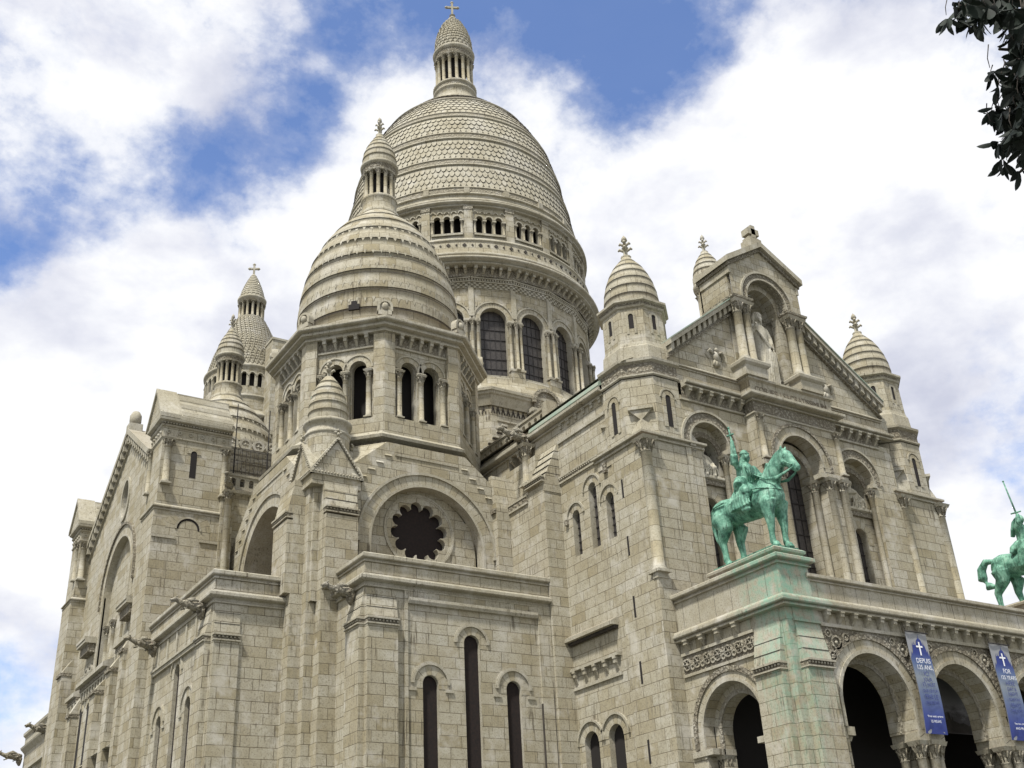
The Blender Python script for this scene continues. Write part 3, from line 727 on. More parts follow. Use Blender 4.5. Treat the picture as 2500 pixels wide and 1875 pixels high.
for uc in (36.33, 46.95):
    b.sweep([((34.9 if uc < 40 else 45.1), 37.3), ((39.08 if uc < 40 else 50.3), 37.3)], [(0, 26.72), (.34, 26.725), (.36, 26.79), (.28, 26.81), (.28, 26.86), (.44, 26.88), (.46, 26.92), (.46, 27.02), (.34, 27.06), (0, 27.12)], m='trim')
    n = 6; u0, u1 = (35.2, 38.75) if uc < 40 else (45.4, 48.95)
    b.corbels(f0, lin(u0, u1, n), 26.18, 26.74, .2, .36, 'trim'); b.panel(f0, rectp(u0-.35, u1+.35, 26.12, 26.72), [], .02, 0, 'carved')
    b.fbox(f0, u0-.5, u1+.3, 26.02, 26.12, 0, .1, 'trim')
b.panel(f0, rectp(34.5, 39.1, 27.0, 28.0), [], -.02, 0, 'ashlar'); b.panel(f0, rectp(45.0, 50.5, 27.0, 28.0), [], -.02, 0, 'ashlar')
for u0, u1 in ((34.5, 39.0), (45.1, 50.0)): b.sweep([(u0, 37.3), (u1, 37.3)], prof_string(28.05, .12, .2), m='trim')
# gable wall
for gp in ([(33.4, 28.0), (39.05, 28.0), (39.05, 33.2), (33.4, 28.1)], [(44.1, 28.0), (50.6, 28.0), (50.6, 28.1), (44.1, 33.2)]):
    b.panel(f0, gp, [], -.03, 0, 'ashlar'); b.panel(f0, gp, [], -.9, 0, 'ashlar')
def rake(u0, v0, u1, v1):
    """raking cornice on corbel blocks"""
    L = sqrt((u1-u0)**2+(v1-v0)**2); sl = (v1-v0)/(u1-u0); k = sqrt(1+sl*sl)
    def q(a, b_): return [(u0, v0+a*k), (u1, v1+a*k), (u1, v1+b_*k), (u0, v0+b_*k)]
    b.fprism(f0, q(.00, .10), -.5, .16, 'carved'); b.fprism(f0, q(.52, .74), -.9, .46, 'trim'); b.fprism(f0, q(.74, .80), -.92, .52, 'copper'); b.fprism(f0, q(.10, .52), -.5, .03, 'trim')
    n = int(L/.50)
    for i in range(n):
        u = u0+(u1-u0)*(i+.5)/n; v = v0+sl*(u-u0)
        b.fprism(f0, [(u-.11, v+.20*k-.11*sl), (u+.11, v+.20*k+.11*sl), (u+.11, v+.52*k+.11*sl), (u-.11, v+.52*k-.11*sl)], 0, .34, 'trim')
rake(34.2, 28.25, 39.15, 32.1); rake(50.0, 28.1, 44.3, 32.2)
# central forepart: porch-like order with the great window
uc = 41.98; vs = 23.62; R = 1.52
b.panel(f1, rectp(39.08, 45.08, 0, 26.0), [archp(uc, 2*R, 14.1, vs, 20)], 0, .75, 'ashlar', 'vous')
b.fbox(Frame(39.08, 0, 180), -37.3, -36.61, 0, 28.0, -.3, 0, 'ashlar'); b.fbox(Frame(45.08, 0, 0), 36.61, 37.3, 0, 28.0, -.3, 0, 'ashlar')
b.ring(f1, uc, vs, R, R+.1, -.02, .06, 'trim', 26); b.ring(f1, uc, vs, R+.1, R+.5, -.02, .02, 'vous', 26, legs=vs-.2)
b.ring(f1, uc, vs, R+.5, R+.66, -.02, .10, 'carved', 26, legs=vs-.2)
f3 = FS(37.34); b.ring(f3, uc, vs-.25, R-.42, R+.1, -.6, 0, 'vous', 24, legs=14); b.ring(f3, uc, vs-.25, R-.44, R-.3, -.05, .06, 'carvesoft', 24)
for s in (-1, 1):
    for d, w in ((.0, .5), (-.75, .6)):
        b.fbox(f1, uc+s*(R+.35-w*.6)-.45, uc+s*(R+.35-w*.6)+.45, vs-.62, vs-.36, d-.4, d+.16, 'trim')
for u0, u1 in ((39.0, 40.4), (43.55, 45.1)):
    b.fbox(f1, u0, u1, vs-.62, vs-.36, -.02, .2, 'trim')
b.fill(FS(38.0), archp(uc, 2*R, 14, vs-.25, 14), 0, 'dark')
pc = [(39.08, 37.32), (39.08, 36.59), (45.08, 36.59), (45.08, 37.32)]
b.sweep(pc, [(0, 25.86), (.08, 25.9), (.08, 25.98), (.02, 26.0)], m='trim'); b.sweep(pc, [(.02, 26.0), (.02, 26.62)], m='carved')
b.sweep(pc, [(0, 26.6), (.14, 26.605), (.14, 26.66), (.08, 26.69), (.08, 26.75), (.42, 26.79), (.47, 26.84), (.47, 26.98), (.34, 27.06), (0, 27.1)], m='trim')
b.panel(f1, rectp(39.08, 45.08, 27.05, 27.9), [], 0, 0, 'trim'); b.sweep(pc, [(0, 27.82), (.06, 27.86), (.14, 27.9), (.14, 28.02), (0, 28.06)], m='trim')
b.face([(39.08, 36.59, 28.04), (45.08, 36.59, 28.04), (45.08, 38.5, 28.04), (39.08, 38.5, 28.04)], 'trim')
# gabled niche
NX0, NX1, NC = 38.98, 44.2, 41.55
fn = FS(36.66); vs = 33.2; Ri, Ro = 1.47, 1.98
b.panel(fn, [(NX0, 32.95), (NC-Ri, 32.95)]+[(NC-Ri*cos(pi*k/20), vs+Ri*sin(pi*k/20)) for k in range(21)]+[(NC+Ri, 32.95), (NX1, 32.95), (NX1, 35.2), (NC, 36.85), (NX0, 35.2)], [], 0, 0, 'small')
b.ring(fn, NC, vs, Ri, Ri+.1, -.02, .05, 'trim', 24, legs=33.0); b.ring(fn, NC, vs, Ri+.1, Ri+.4, -.02, .02, 'carved', 24, legs=33.0); b.ring(fn, NC, vs, Ri+.4, Ri+.52, -.02, .10, 'trim', 24, legs=33.0)
b.ring(fn, NC, vs, Ri-.004, Ri+.2, -.5, -.02, 'carvesoft', 24, legs=33.0); b.ring(fn, NC, vs, Ri-.35, Ri+.2, -1.1, -.5, 'vous', 24, legs=28.1)
# curved back of the niche
b.lathe(NC, 37.75, [(Ri-.36, 28.05), (Ri-.36, 33.2)], 16, 'small', a0=0, a1=180); 
b.lathe(NC, 37.75, [((Ri-.36)*cos(radians(a)), 32.9+(Ri-.36)*sin(radians(a))+.3) for a in range(0, 91, 10)], 16, 'small', a0=0, a1=180)
for x0, x1 in ((NX0, NC-Ri+.34), (NC+Ri-.34, NX1)):
    b.box(x0+.1, x1, 37.25, 39.0, 28.0, 32.95, 'small')
b.box(NX0, NX0+.25, 36.9, 39.1, 32.95, 35.2, 'small'); b.box(NX1-.25, NX1, 36.9, 39.1, 32.95, 35.2, 'small'); b.box(NX0, NX1, 39.0, 39.2, 28, 35.2, 'small')
for u0, u1 in ((NX0-.12, NC-Ri+.15), (NC+Ri-.15, NX1+.15)):
    b.sweep([(u0+.12, 39.0), (u0+.12, 36.62), (u1-.1, 36.62), (u1-.1, 37.9)], [(0, 32.8), (.05, 32.82), (.16, 32.92), (.18, 33.04), (.04, 33.1), (0, 33.1)], m='carvesoft')
    b.box(u0+.12, u1-.1, 36.62, 39.0, 32.78, 33.08, 'trim')
    b.box(u0-.1, u1+.1, 36.35, 38.8, 28.04, 28.72, 'trim')
    b.sweep([(u0-.1, 38.8), (u0-.1, 36.35), (u1+.1, 36.35), (u1+.1, 38.0)], [(0, 28.6), (.05, 28.64), (.14, 28.74), (.16, 28.9), (.06, 29.0), (-.4, 29.05)], m='trim')
for s in (-1, 1):    # roof slopes of the niche with carved cornice
    ue = NX0-.05 if s < 0 else NX1+.05
    q = [(NC, 36.85), (NC, 37.2), (ue+s*.22, 35.45), (ue+s*.22, 35.1)]
    if s > 0: q = q[::-1]
    b.fprism(fn, q, -2.6, .30, 'trim'); q2 = [(NC, 36.62), (NC, 36.86), (ue+s*.1, 35.14), (ue+s*.1, 34.9)]; b.fprism(fn, q2 if s < 0 else q2[::-1], -2.5, .12, 'carved')
    b.box((ue-.02 if s < 0 else ue-.16), (ue+.16 if s < 0 else ue+.02), 36.6, 39.0, 34.5, 34.95, 'trim')
b.fbox(fn, NC-.5, NC-.0+.35, 36.9, 37.5, -.7, .1, 'trim')
for (u0, u1, v0, v1) in ((-.42, .34, 37.5, 37.62), (-.16, .16, 37.6, 38.45), (-.42, .42, 37.82, 38.22)):
    b.fbox(fn, NC-.08+u0, NC-.08+u1, v0, v1, -.52, .02, 'trim')
# eagles carved on the gable
for (u, v, s) in ((37.6, 29.15, 1), (45.75, 29.1, -1)):
    f = f0; b.ball(f.p(u, v, .03), (.22, .16, .34), 'trim', 8); b.ball(f.p(u+.06*s, v+.4, .08), .12, 'trim', 8)
    for w in (-1, 1):
        b.tube([f.p(u+w*.12, v+.15, .02), f.p(u+w*.42, v+.34, .02), f.p(u+w*.58, v+.05, .02), f.p(u+w*.46, v-.22, .02)], [(.14, .08), (.16, .08), (.12, .07), (.03, .03)], 'trim', 6)
        b.tube([f.p(u+w*.1, v-.25, .03), f.p(u+w*.2, v-.55, .03)], [.08, .06], 'trim', 6)
    b.tube([f.p(u, v-.25, .02), f.p(u-.04*s, v-.62, .02)], [.1, .14], 'trim', 6)
FAC = part(b, 'facade')
for (x, r) in ((NX0+.32, .25), (NX0+.98, .22), (NX1-.92, .25), (NX1-.28, .22)): column(x, 36.86, 29.05, 32.8, r, FAC, .72)
for x in (NC-Ri+.22, NC+Ri-.22): column(x, 37.6, 28.9, 32.9, .15, FAC, .5)
for x, y, r in ((39.5, 36.5, .2), (40.28, 36.6, .22), (43.72, 36.6, .22), (44.6, 36.5, .2), (40.8, 37.2, .19), (43.25, 37.2, .19)): column(x, y, 14.2, 22.98, r, FAC, .62)
for x in (35.25, 37.42, 45.86, 48.05): column(x, 37.55, 14.2, 23.5, .15, FAC, .5)
for x in (39.3, 44.9): column(x, 36.52, 23.35, 25.84, .15, FAC, .36)
for uc in (36.31, 46.93): glazed(FS(38.2), uc, .94, 14.4, 20.72, 0, FAC, 3, 10)
glazed(FS(37.95), 41.98, 2.4, 14.2, 23.3, 0, FAC, 5, 12)
# inscription
MT['lettercut'] = flat('cut_letters', (.17, .15, .11), .9)
def lettering(txt, loc, size, rot, parent, m, ext=.02, space=1.0, lh=1.0, name='lettering', align='CENTER'):
    c = bpy.data.curves.new(name, 'FONT'); c.body = txt; c.size = size; c.extrude = ext; c.align_x = align; c.space_character = space; c.space_line = lh
    o = bpy.data.objects.new(name, c); COL.objects.link(o); o.location = loc; o.rotation_euler = rot
    bpy.context.view_layer.update(); me = bpy.data.meshes.new_from_object(o); bpy.data.objects.remove(o)
    o = bpy.data.objects.new(name, me); COL.objects.link(o); o.location = loc; o.rotation_euler = rot
    me.materials.clear(); me.materials.append(MT[m]); setp(o, parent); return o
lettering('COR JESU SACRATISSIMUM', (42.05, 36.575, 27.24), .46, (pi/2, 0, 0), FAC, 'lettercut', .012, .96)

# pinnacle standing behind the gable
b = MB(); cx, cy = 41.75, 41.0
b.box(cx-.9, cx+.9, cy-.9, cy+.9, 28, 34.3, 'ashlar'); b.lathe(cx, cy, [(.95, 34.2), (1.0, 34.4), (.3, 34.45), (.3, 36.3), (.86, 36.32), (.98, 36.6), (1.0, 36.8), (.92, 36.85)], 24, 'trim')
b.lathe(cx, cy, lipped([(.92, 36.85), (.93, 37.4), (.8, 38.1), (.55, 38.7), (.25, 39.15), (.15, 39.3)], .4, .02), 24, 'domeblk', uref=.9); finial(b, cx, cy, 39.2, 1.4, .12)
PN = part(b, 'pinnacle')
for k in range(8): column(cx+.75*cos(pi/8+k*pi/4), cy+.75*sin(pi/8+k*pi/4), 34.42, 36.34, .11, PN, .3)
# ============================================================ nave, west side
b = MB(); fn_ = FW(32.1)
W1, W2, W3 = -43.25, -41.72, -40.38
holes = [archp(W1, .62, 19.35, 21.45, 10), archp(W2, .64, 19.3, 22.4, 10), archp(W3, .62, 19.35, 21.4, 10),
         rectp(-44.2, -40.15, 26.02, 26.92), rectp(-49.25, -47.1, 26.02, 26.92), rectp(-44.9, -40.66, 13.92, 15.42), rectp(-45.0, -40.66, 12.98, 13.82),
         archp(-43.42, 1.12, 7, 10.25, 10), archp(-41.52, 1.12, 7, 10.25, 10)]
b.panel(fn_, rectp(-59, -40.9, 0, 26.95), [h for h in holes if h[0][0] < -40.9 and max(p[0] for p in h) < -40.9], 0, .32, 'ashlar', 'trim')
# strip next to the tower holds the third window
b.panel(fn_, rectp(-40.9, -39.0, 0, 26.95), [holes[2]], 0, .32, 'ashlar', 'trim')
for h, m in ((rectp(-44.9, -40.66, 13.92, 15.42), 'ashlar'), (rectp(-45.0, -40.66, 12.98, 13.82), 'ashlar')):
    pass
b.panel(FW(32.09), rectp(-49.25, -40.0, 25.95, 26.95), [], -.33, 0, 'carved')
# upper corbel tables, cornice, copper edge
b.corbels(fn_, lin(-43.95, -40.4, 6), 26.28, 26.9, .2, .38, 'trim', -.3); b.corbels(fn_, lin(-48.95, -47.4, 3), 26.28, 26.9, .2, .38, 'trim', -.3)
b.fbox(fn_, -44.3, -40.1, 25.84, 26.02, -.2, .1, 'trim'); b.fbox(fn_, -49.3, -47.0, 25.84, 26.02, -.2, .1, 'trim')
b.sweep([(32.1, 55), (32.1, 40.0)], [(0, 26.9), (.12, 26.905), (.12, 26.97), (.06, 27.0), (.06, 27.06), (.34, 27.10), (.39, 27.15), (.39, 27.3), (.30, 27.36)], m='trim')
b.sweep([(32.1, 46.6), (32.1, 40.0)], [(.32, 27.36), (.36, 27.4), (.30, 27.62), (.0, 27.9), (-1.2, 28.2)], m='copper')
b.sweep([(32.1, 55), (32.1, 46.6)], [(.30, 27.36), (.1, 27.45), (.1, 27.6), (-.1, 27.65), (-.1, 27.9), (-1.4, 28.0)], m='trim')
# beaded string at the tower foot
b.fbox(fn_, -44.4, -40.95, 23.88, 23.98, -.02, .12, 'trim'); b.fbox(fn_, -44.4, -40.95, 23.68, 23.88, -.02, .06, 'carved'); beads(b, fn_, -44.3, -41.0, 23.8, .06, .17, .09); b.fbox(fn_, -44.4, -40.95, 23.58, 23.68, -.02, .09, 'trim')
# hoods of the triple lancet
for u, v, w in ((W1, 21.45, .62), (W2, 22.4, .64), (W3, 21.4, .62)):
    b.ring(fn_, u, v, w/2, w/2+.36, -.01, .015, 'vous', 14); b.ring(fn_, u, v, w/2+.36, w/2+.46, -.01, .09, 'trim', 16)
b.fbox(fn_, W1-.85, W1-.65, 21.15, 21.45, 0, .16, 'carved')
b.fbox(fn_, -40.55, -40.3, 22.75, 23.25, 0, .16, 'carved')
for u in (-43.42, -41.52):
    b.ring(fn_, u, 10.25, .56, .98, -.01, .02, 'vous', 16); b.ring(fn_, u, 10.25, .98, 1.08, -.01, .11, 'trim', 18)
# drip hood and gallery lower down
b.fbox(fn_, -44.98, -40.6, 15.34, 15.52, -.3, .42, 'trim', dt=.1); b.fbox(fn_, -44.98, -40.6, 15.16, 15.34, -.3, .44, 'trim'); b.fbox(fn_, -44.9, -40.66, 15.02, 15.16, -.3, .22, 'darkstone')
b.fbox(fn_, -45.15, -40.6, 13.74, 13.86, -.3, .24, 'trim'); b.fbox(fn_, -45.15, -40.6, 13.86, 13.9, -.3, .2, 'trim')
b.corbels(fn_, lin(-45.0, -40.9, 6), 13.05, 13.74, .18, .26, 'trim', -.04); b.fbox(fn_, -45.1, -40.6, 12.84, 12.98, -.3, .1, 'trim')
b.panel(fn_, rectp(-45.0, -40.66, 12.9, 15.5), [], -.31, 0, 'ashlar')
# buttress beside the tower and thick wall beyond
b.box(31.04, 32.2, 44.44, 47.8, 0, 23.16, 'ashlar')
fb = FW(32.1)
b.fbox(fb, -45.95, -44.40, 23.1, 23.7, -.02, 1.06, 'ashlar'); 
b.fbox(fb, -45.95, -44.42, 23.7, 25.95, -.02, 1.06, 'ashlar', dt=.04)
for i in range(1, 5): z = 23.7+i*.45; b.fbox(fb, -45.96, -44.41, z, z+.02, 0, 1.06*(25.95-z)/2.25+.07, 'darkstone')
drip(b, FW(31.06), -45.95, -44.40, 23.86, .14)
b.fbox(FW(31.04), -47.85, -45.95, 23.0, 23.3, -.5, .10, 'carved'); b.fbox(FW(31.04), -47.85, -45.95, 23.3, 23.38, -1.1, .14, 'trim'); b.fbox(FW(31.04), -47.85, -45.95, 22.9, 23.0, -.3, .10, 'trim')
b.box(31.62, 32.2, 45.9, 53, 23.3, 25.8, 'ashlar')
b.fbox(fb, -51.4, -49.35, 22.0, 23.2, 0, 1.0, 'ashlar'); b.fbox(fb, -51.4, -49.35, 23.2, 25.7, 0, 1.0, 'ashlar', dt=.5)
b.box(46, 52.6, 40.0, 59, 0, 27, 'ashlar'); b.box(33.0, 46, 58, 59, 0, 27, 'ashlar')
# roof of the nave
b.face([(31.9, 38, 27.9), (42.2, 38, 33.2), (42.2, 59, 33.2), (31.9, 59, 27.9)][::-1], 'trim'); b.face([(42.2, 38, 33.2), (52.5, 38, 27.9), (52.5, 59, 27.9), (42.2, 59, 33.2)][::-1], 'trim')
NAVE = part(b, 'nave')
for u, v0, v1, w in ((W1, 19.35, 21.45, .62), (W2, 19.3, 22.4, .64), (W3, 19.35, 21.4, .62)): glazed(fn_, u, w*.8, v0, v1-.03, -.26, NAVE, 1, 6, m='glass')
for u in (-43.42, -41.52): window(fn_, u, 1.12, 7, 10.25, -.3, NAVE, 'dark')
column(31.68, 46.85, 24.3, 26.75, .24, NAVE, .72)
b = MB()
fr = FW(33.35); baluster_rail(b, fr, -54.8, -47.2, 28.55, 29.55, .62, .22); b.box(33.2, 33.9, 46.7, 47.2, 27.9, 29.85, 'trim')
fr2 = FS(46.95); baluster_rail(b, fr2, 33.9, 36.2, 28.55, 29.55, .5, .22)
b.sweep([(33.3, 55), (33.3, 47.0)], [(.5, 27.7), (.5, 27.9), (.25, 27.95), (.25, 28.3), (.05, 28.32), (.05, 28.5)], m='trim')
part(b, 'balustrade')
gargoyle(31.75, 46.9, 27.15, 184, 2.0, ROOT, .06)

# ============================================================ side chapels (south-west corner), each: lower block with three lancets
def chapel(kind):
    b = MB()
    if kind == 'S':
        X0, X1, Y0, Y1 = 21.03, 31.02, 44.72, 50.0
        f = FS(Y0); sgn = 1; U0, U1 = X0, X1; ctr = [24.32, 26.53, 28.75]; f2 = FW(X0); V0, V1 = -50, -Y0
    else:
        X0, X1, Y0, Y1 = 15.75, 21.0, 49.69, 59.95
        f = FW(X0); U0, U1 = -Y1, -Y0; ctr = [-57.22, -54.75, -52.62]; f2 = FS(Y0); V0, V1 = X0, 21.0
    f = f; pd = .0
    wins = [archp(ctr[0], .80, 4.5, 12.7, 12), archp(ctr[1], .84, 4.5, 14.72, 12), archp(ctr[2], .80, 4.5, 12.76, 12)]
    b.panel(f, rectp(U0, U1, 0, 18.0), wins, 0, .20, 'ashlar', 'trim')
    b.panel(f2, rectp(V0, V1, 0, 18.0), [], 0, 0, 'ashlar')
    for c, v, rr in ((ctr[0], 12.7, .86), (ctr[1], 14.72, .80), (ctr[2], 12.76, .86)):
        b.ring(f, c, v, .42, rr, -.01, .012, 'vous', 16, legs=v-.2); b.ring(f, c, v, rr, rr+.10, -.01, .085, 'trim', 18); b.ring(f, c, v, rr+.10, rr+.16, -.01, .05, 'trim', 18)
    for c in (ctr[0]-.95, ctr[0]+.95, ctr[2]-.95, ctr[2]+.95): b.fbox(f, c-.2, c+.2, 12.36, 12.5, 0, .07, 'trim')
    # cornice, plain parapet, coping
    if kind == 'S': pth = [(X0-.0, 47.8), (X0-.0, Y0-.02), (X1, Y0-.02)]
    else: pth = [(X0-.0, Y1), (X0-.0, Y0), (19.2, Y0)]
    b.sweep(pth, [(0, 16.86), (.10, 16.865), (.11, 16.93), (.05, 16.97), (.05, 17.08), (.29, 17.13), (.34, 17.17), (.34, 17.30), (.30, 17.36), (.10, 17.42), (.08, 17.46)], m='trim')
    b.sweep(pth, [(.08, 17.44), (.08, 18.02)], m='ashlar', uvs=True)
    b.sweep(pth, [(.08, 18.0), (.15, 18.005), (.15, 18.06), (.10, 18.09), (.10, 18.14), (.24, 18.17), (.26, 18.21), (.26, 18.36), (.18, 18.42), (-.5, 18.46), (-.5, 17.5)], m='trim')
    b.face([(X0, Y0, 17.5), (X1, Y0, 17.5), (X1, Y1, 17.5), (X0, Y1, 17.5)], 'trim')
    # second string below, over the windows
    if kind == 'S':
        b.fbox(f, 23.15, 30.25, 16.42, 16.56, 0, .20, 'trim'); b.fbox(f, 23.15, 30.25, 16.28, 16.42, 0, .14, 'trim', dt=.2); b.fbox(f, 22.98, 23.15, 0, 16.86, 0, .10, 'ashlar'); b.fbox(f, 30.3, 31.02, 0, 16.86, 0, .12, 'ashlar')
        b.fbox(f, 23.15, 30.3, 16.56, 16.86, 0, .10, 'ashlar')
    else:
        b.fbox(f, -58.8, -51.3, 15.5, 15.62, 0, .22, 'trim'); b.fbox(f, -58.8, -51.3, 15.32, 15.5, 0, .15, 'trim'); b.fbox(f, -58.7, -51.4, 15.62, 16.86, .0, .03, 'ashlar')
        b.fbox(f, -51.3, -50.9, 0, 16.86, 0, .12, 'ashlar'); b.fbox(f, -59.9, -58.8, 0, 16.86, 0, .12, 'ashlar')
        for u in lin(-58, -52, 5): b.fbox(f, u-.1, u+.1, 15.62, 16.8, 0, .1, 'trim')
    # corner buttresses with sloping tops
    def butt(ff, u0, u1, d):
        b.fbox(ff, u0, u1, 0, 15.12, -.02, d, 'ashlar'); drip(b, ff, u0, u1, 15.36, d)
        b.fbox(ff, u0, u1, 15.42, 16.84, -.02, d, 'ashlar', dt=.02)
        for z in (15.9, 16.4): b.fbox(ff, u0-.004, u1+.004, z, z+.018, 0, d*(16.84-z)/1.42+.025, 'darkstone')
    if kind == 'S':
        b.fbox(f, 30.27, 30.30, 0, 12.2, 0, .125, 'darkstone'); b.fbox(f, 30.93, 30.97, 0, 12.9, .12, .125, 'darkstone')
        butt(f, 21.04, 22.55, .28); butt(f2, -46.2, -44.75, .27)
    else:
        butt(f2, 15.78, 17.0, .12); butt(f, -51.2, -49.9, .28)
    o = part(b, 'chapel')
    for c, v, w in ((ctr[0], 12.7, .8), (ctr[1], 14.72, .84), (ctr[2], 12.76, .8)): window(f, c, w, 4.5, v, -.18, o, 'glass2')
    return o
chapel('S'); chapel('W')
gargoyle(20.75, 45.65, 16.75, 192, 1.65, ROOT, .0); gargoyle(15.5, 50.75, 16.85, 192, 1.65, ROOT, .02); gargoyle(15.45, 58.3, 16.85, 192, 1.7, ROOT, .04)

# ============================================================ south-west crossing base with its great arches and corner pier
CX, CY, HB = 26.2, 54.55, 6.35
b = MB(); yS, xW = CY-HB, CX-HB
RAo, RAi = 4.02, 3.26
def archwall(f, uc, flip=False):
    ul, ur = uc-HB, uc+HB
    vs = 20.5
    b.panel(f, [(ul, 17), (uc-RAi, 17)]+[(uc-RAi*cos(pi*k/28), vs+RAi*sin(pi*k/28)) for k in range(29)]+[(uc+RAi, 17), (ur, 17), (ur, 22.7), (uc+2.35, 26.0), (uc-2.35, 26.0), (ul, 22.7)], [], 0, 0, 'ashlar')
    b.ring(f, uc, vs, RAi, RAi+.14, -2.45 if flip else -.6, .08, 'trim', 36, legs=17.4); b.ring(f, uc, vs, RAi+.14, RAo-.1, -.02, .05, 'vous', 36, legs=17.4)
    b.ring(f, uc, vs, RAo-.1, RAo+.04, -.02, .14, 'trim', 36)
    for s in (-1, 1): b.fbox(f, uc+s*(RAo-.03)-.12, uc+s*(RAo-.03)+.12, vs-.2, vs, 0, .16, 'trim')
    # stepped ledges climbing the flanks
    for s in (-1, 1):
        for i in range(6):
            u = uc+s*(2.3+.48*i); v = 25.25-.47*i
            if abs(u-uc) < RAo+.2 or v > 20.5+sqrt(max(0, RAo**2-(u-uc)**2))+.25:
                b.fbox(f, u-.20, u+.20, v-.05, v+.05, -.02, .08, 'ashlar', dt=.02)
    b.fbox(f, uc-1.9, uc+1.9, 25.28, 25.4, 0, .05, 'trim')
fS, fW2 = FS(yS), FW(xW)
archwall(fS, CX); archwall(fW2, -CY, True)
def rose(f, uc, vc, rr):
    """twelve-lobed rose window in a ring moulding"""
    poly = []; n = 12
    for i in range(n):
        a0 = 2*pi*i/n+.12; lr = rr*.195; lc = rr-lr
        for k in range(9):
            a = a0+(-pi*.60+pi*1.20*k/8); poly.append((uc+lc*cos(a0)+lr*cos(a), vc+lc*sin(a0)+lr*sin(a)))
    b.panel(f, [(uc-RAi-.1, 17)]+[(uc-(RAi+.1)*cos(pi*k/28), 20.5+(RAi+.1)*sin(pi*k/28)) for k in range(29)]+[(uc+RAi+.1, 17)], [poly], 0, .35, 'ashlar', 'trim')
    b.ring(f, uc, vc, rr+.30, rr+.40, -.01, .07, 'trim', 40, a0=0, a1=360); b.ring(f, uc, vc, rr+.22, rr+.30, -.01, .03, 'trim', 40, a0=0, a1=360)
    return poly
pS = rose(FS(yS+.6), 26.0, 21.5, 1.66); pW = rose(FW(xW+2.4), -54.3, 21.5, 1.66)
# body, broaches up to the octagon
b.prism([(xW+3.2, yS+1.3), (CX+HB, yS+1.3), (CX+HB, CY+HB), (xW+3.2, CY+HB)], 0, 22.7, 'ashlar')
for sx, sy in ((-1, -1), (1, -1), (1, 1), (-1, 1)):
    A = (CX+sx*2.35, CY+sy*HB, 26.0); B_ = (CX+sx*HB, CY+sy*HB, 22.7); C_ = (CX+sx*HB, CY+sy*2.35, 26.0)
    b.face([A, B_, C_], 'ashlar')
b.lathe(CX, CY, [(HB/cos(pi/8)*.985, 24.8), (HB/cos(pi/8)*.985, 25.9)], 8, 'ashlar', off=22.5, smooth=False)
# piers
b.box(30.2, 32.2, 47.79, 49.5, 0, 23.2, 'ashlar'); b.fbox(FS(yS), 30.2, 32.2, 23.2, 25.2, -.3, yS-47.79, 'ashlar', dt=0)
b.fbox(FW(30.2), -48.6, -47.82, 22.9, 23.15, 0, .14, 'carved')
st = [(22.0, 47.74), (20.17, 47.74), (20.17, 48.43), (19.71, 48.43), (19.71, 48.95), (19.12, 48.95), (19.12, 50.9), (22.0, 50.9)]
b.prism(st[::-1], 0, 23.3, 'ashlar')
b.box(19.45, 22.05, 47.75, 50.35, 20.5, 23.3, 'ashlar') if False else None
# weathered faces and drips of the pier
fp = FS(47.74); b.fbox(fp, 20.2, 21.9, 17.5, 21.2, 0, .30, 'ashlar'); drip(b, fp, 20.2, 21.9, 21.55, .28); b.fbox(fp, 20.2, 21.9, 21.55, 22.85, -.02, .30, 'ashlar', dt=.02)
for z in (22.0, 22.42): b.fbox(fp, 20.19, 21.91, z, z+.02, 0, .30*(22.85-z)/1.3+.03, 'darkstone')
fq = FW(19.12); b.fbox(fq, -50.8, -49.0, 17.5, 21.2, 0, .30, 'ashlar'); drip(b, fq, -50.8, -49.0, 21.55, .28); b.fbox(fq, -50.8, -49.0, 21.55, 22.85, -.02, .30, 'ashlar', dt=.02)
b.fbox(FS(47.74), 21.28, 21.85, 18.6, 19.65, -.0, .012, 'dark'); b.fbox(FS(47.74), 21.2, 22.0, 19.65, 19.95, 0, .03, 'trim')
b.fbox(FW(19.1), -50.4, -50.1, 19.3, 20.9, 0, .02, 'dark'); b.fbox(FW(19.1), -50.0, -49.7, 17.6, 19.0, 0, .02, 'dark')
# main string course of the octagon
R8 = 6.15
b.lathe(CX, CY, [(R8-.1, 25.9), (R8-.05, 25.98), (R8+.02, 26.1)], 8, 'trim', off=22.5, smooth=False); b.lathe(CX, CY, [(R8+.03, 26.08), (R8+.08, 26.3)], 8, 'carved', off=22.5, smooth=False)
b.lathe(CX, CY, [(R8+.06, 26.28), (R8+.42, 26.42), (R8+.46, 26.58), (R8+.3, 26.68), (R8-.1, 27.0)], 8, 'trim', off=22.5, smooth=False)
BASE = part(b, 'crossing_base')
for f, pl in ((FS(yS+.6), pS), (FW(xW+2.4), pW)):
    m_ = MB(); m_.fill(f, pl, -.34, 'glass2'); m_.build('rose_window', BASE)

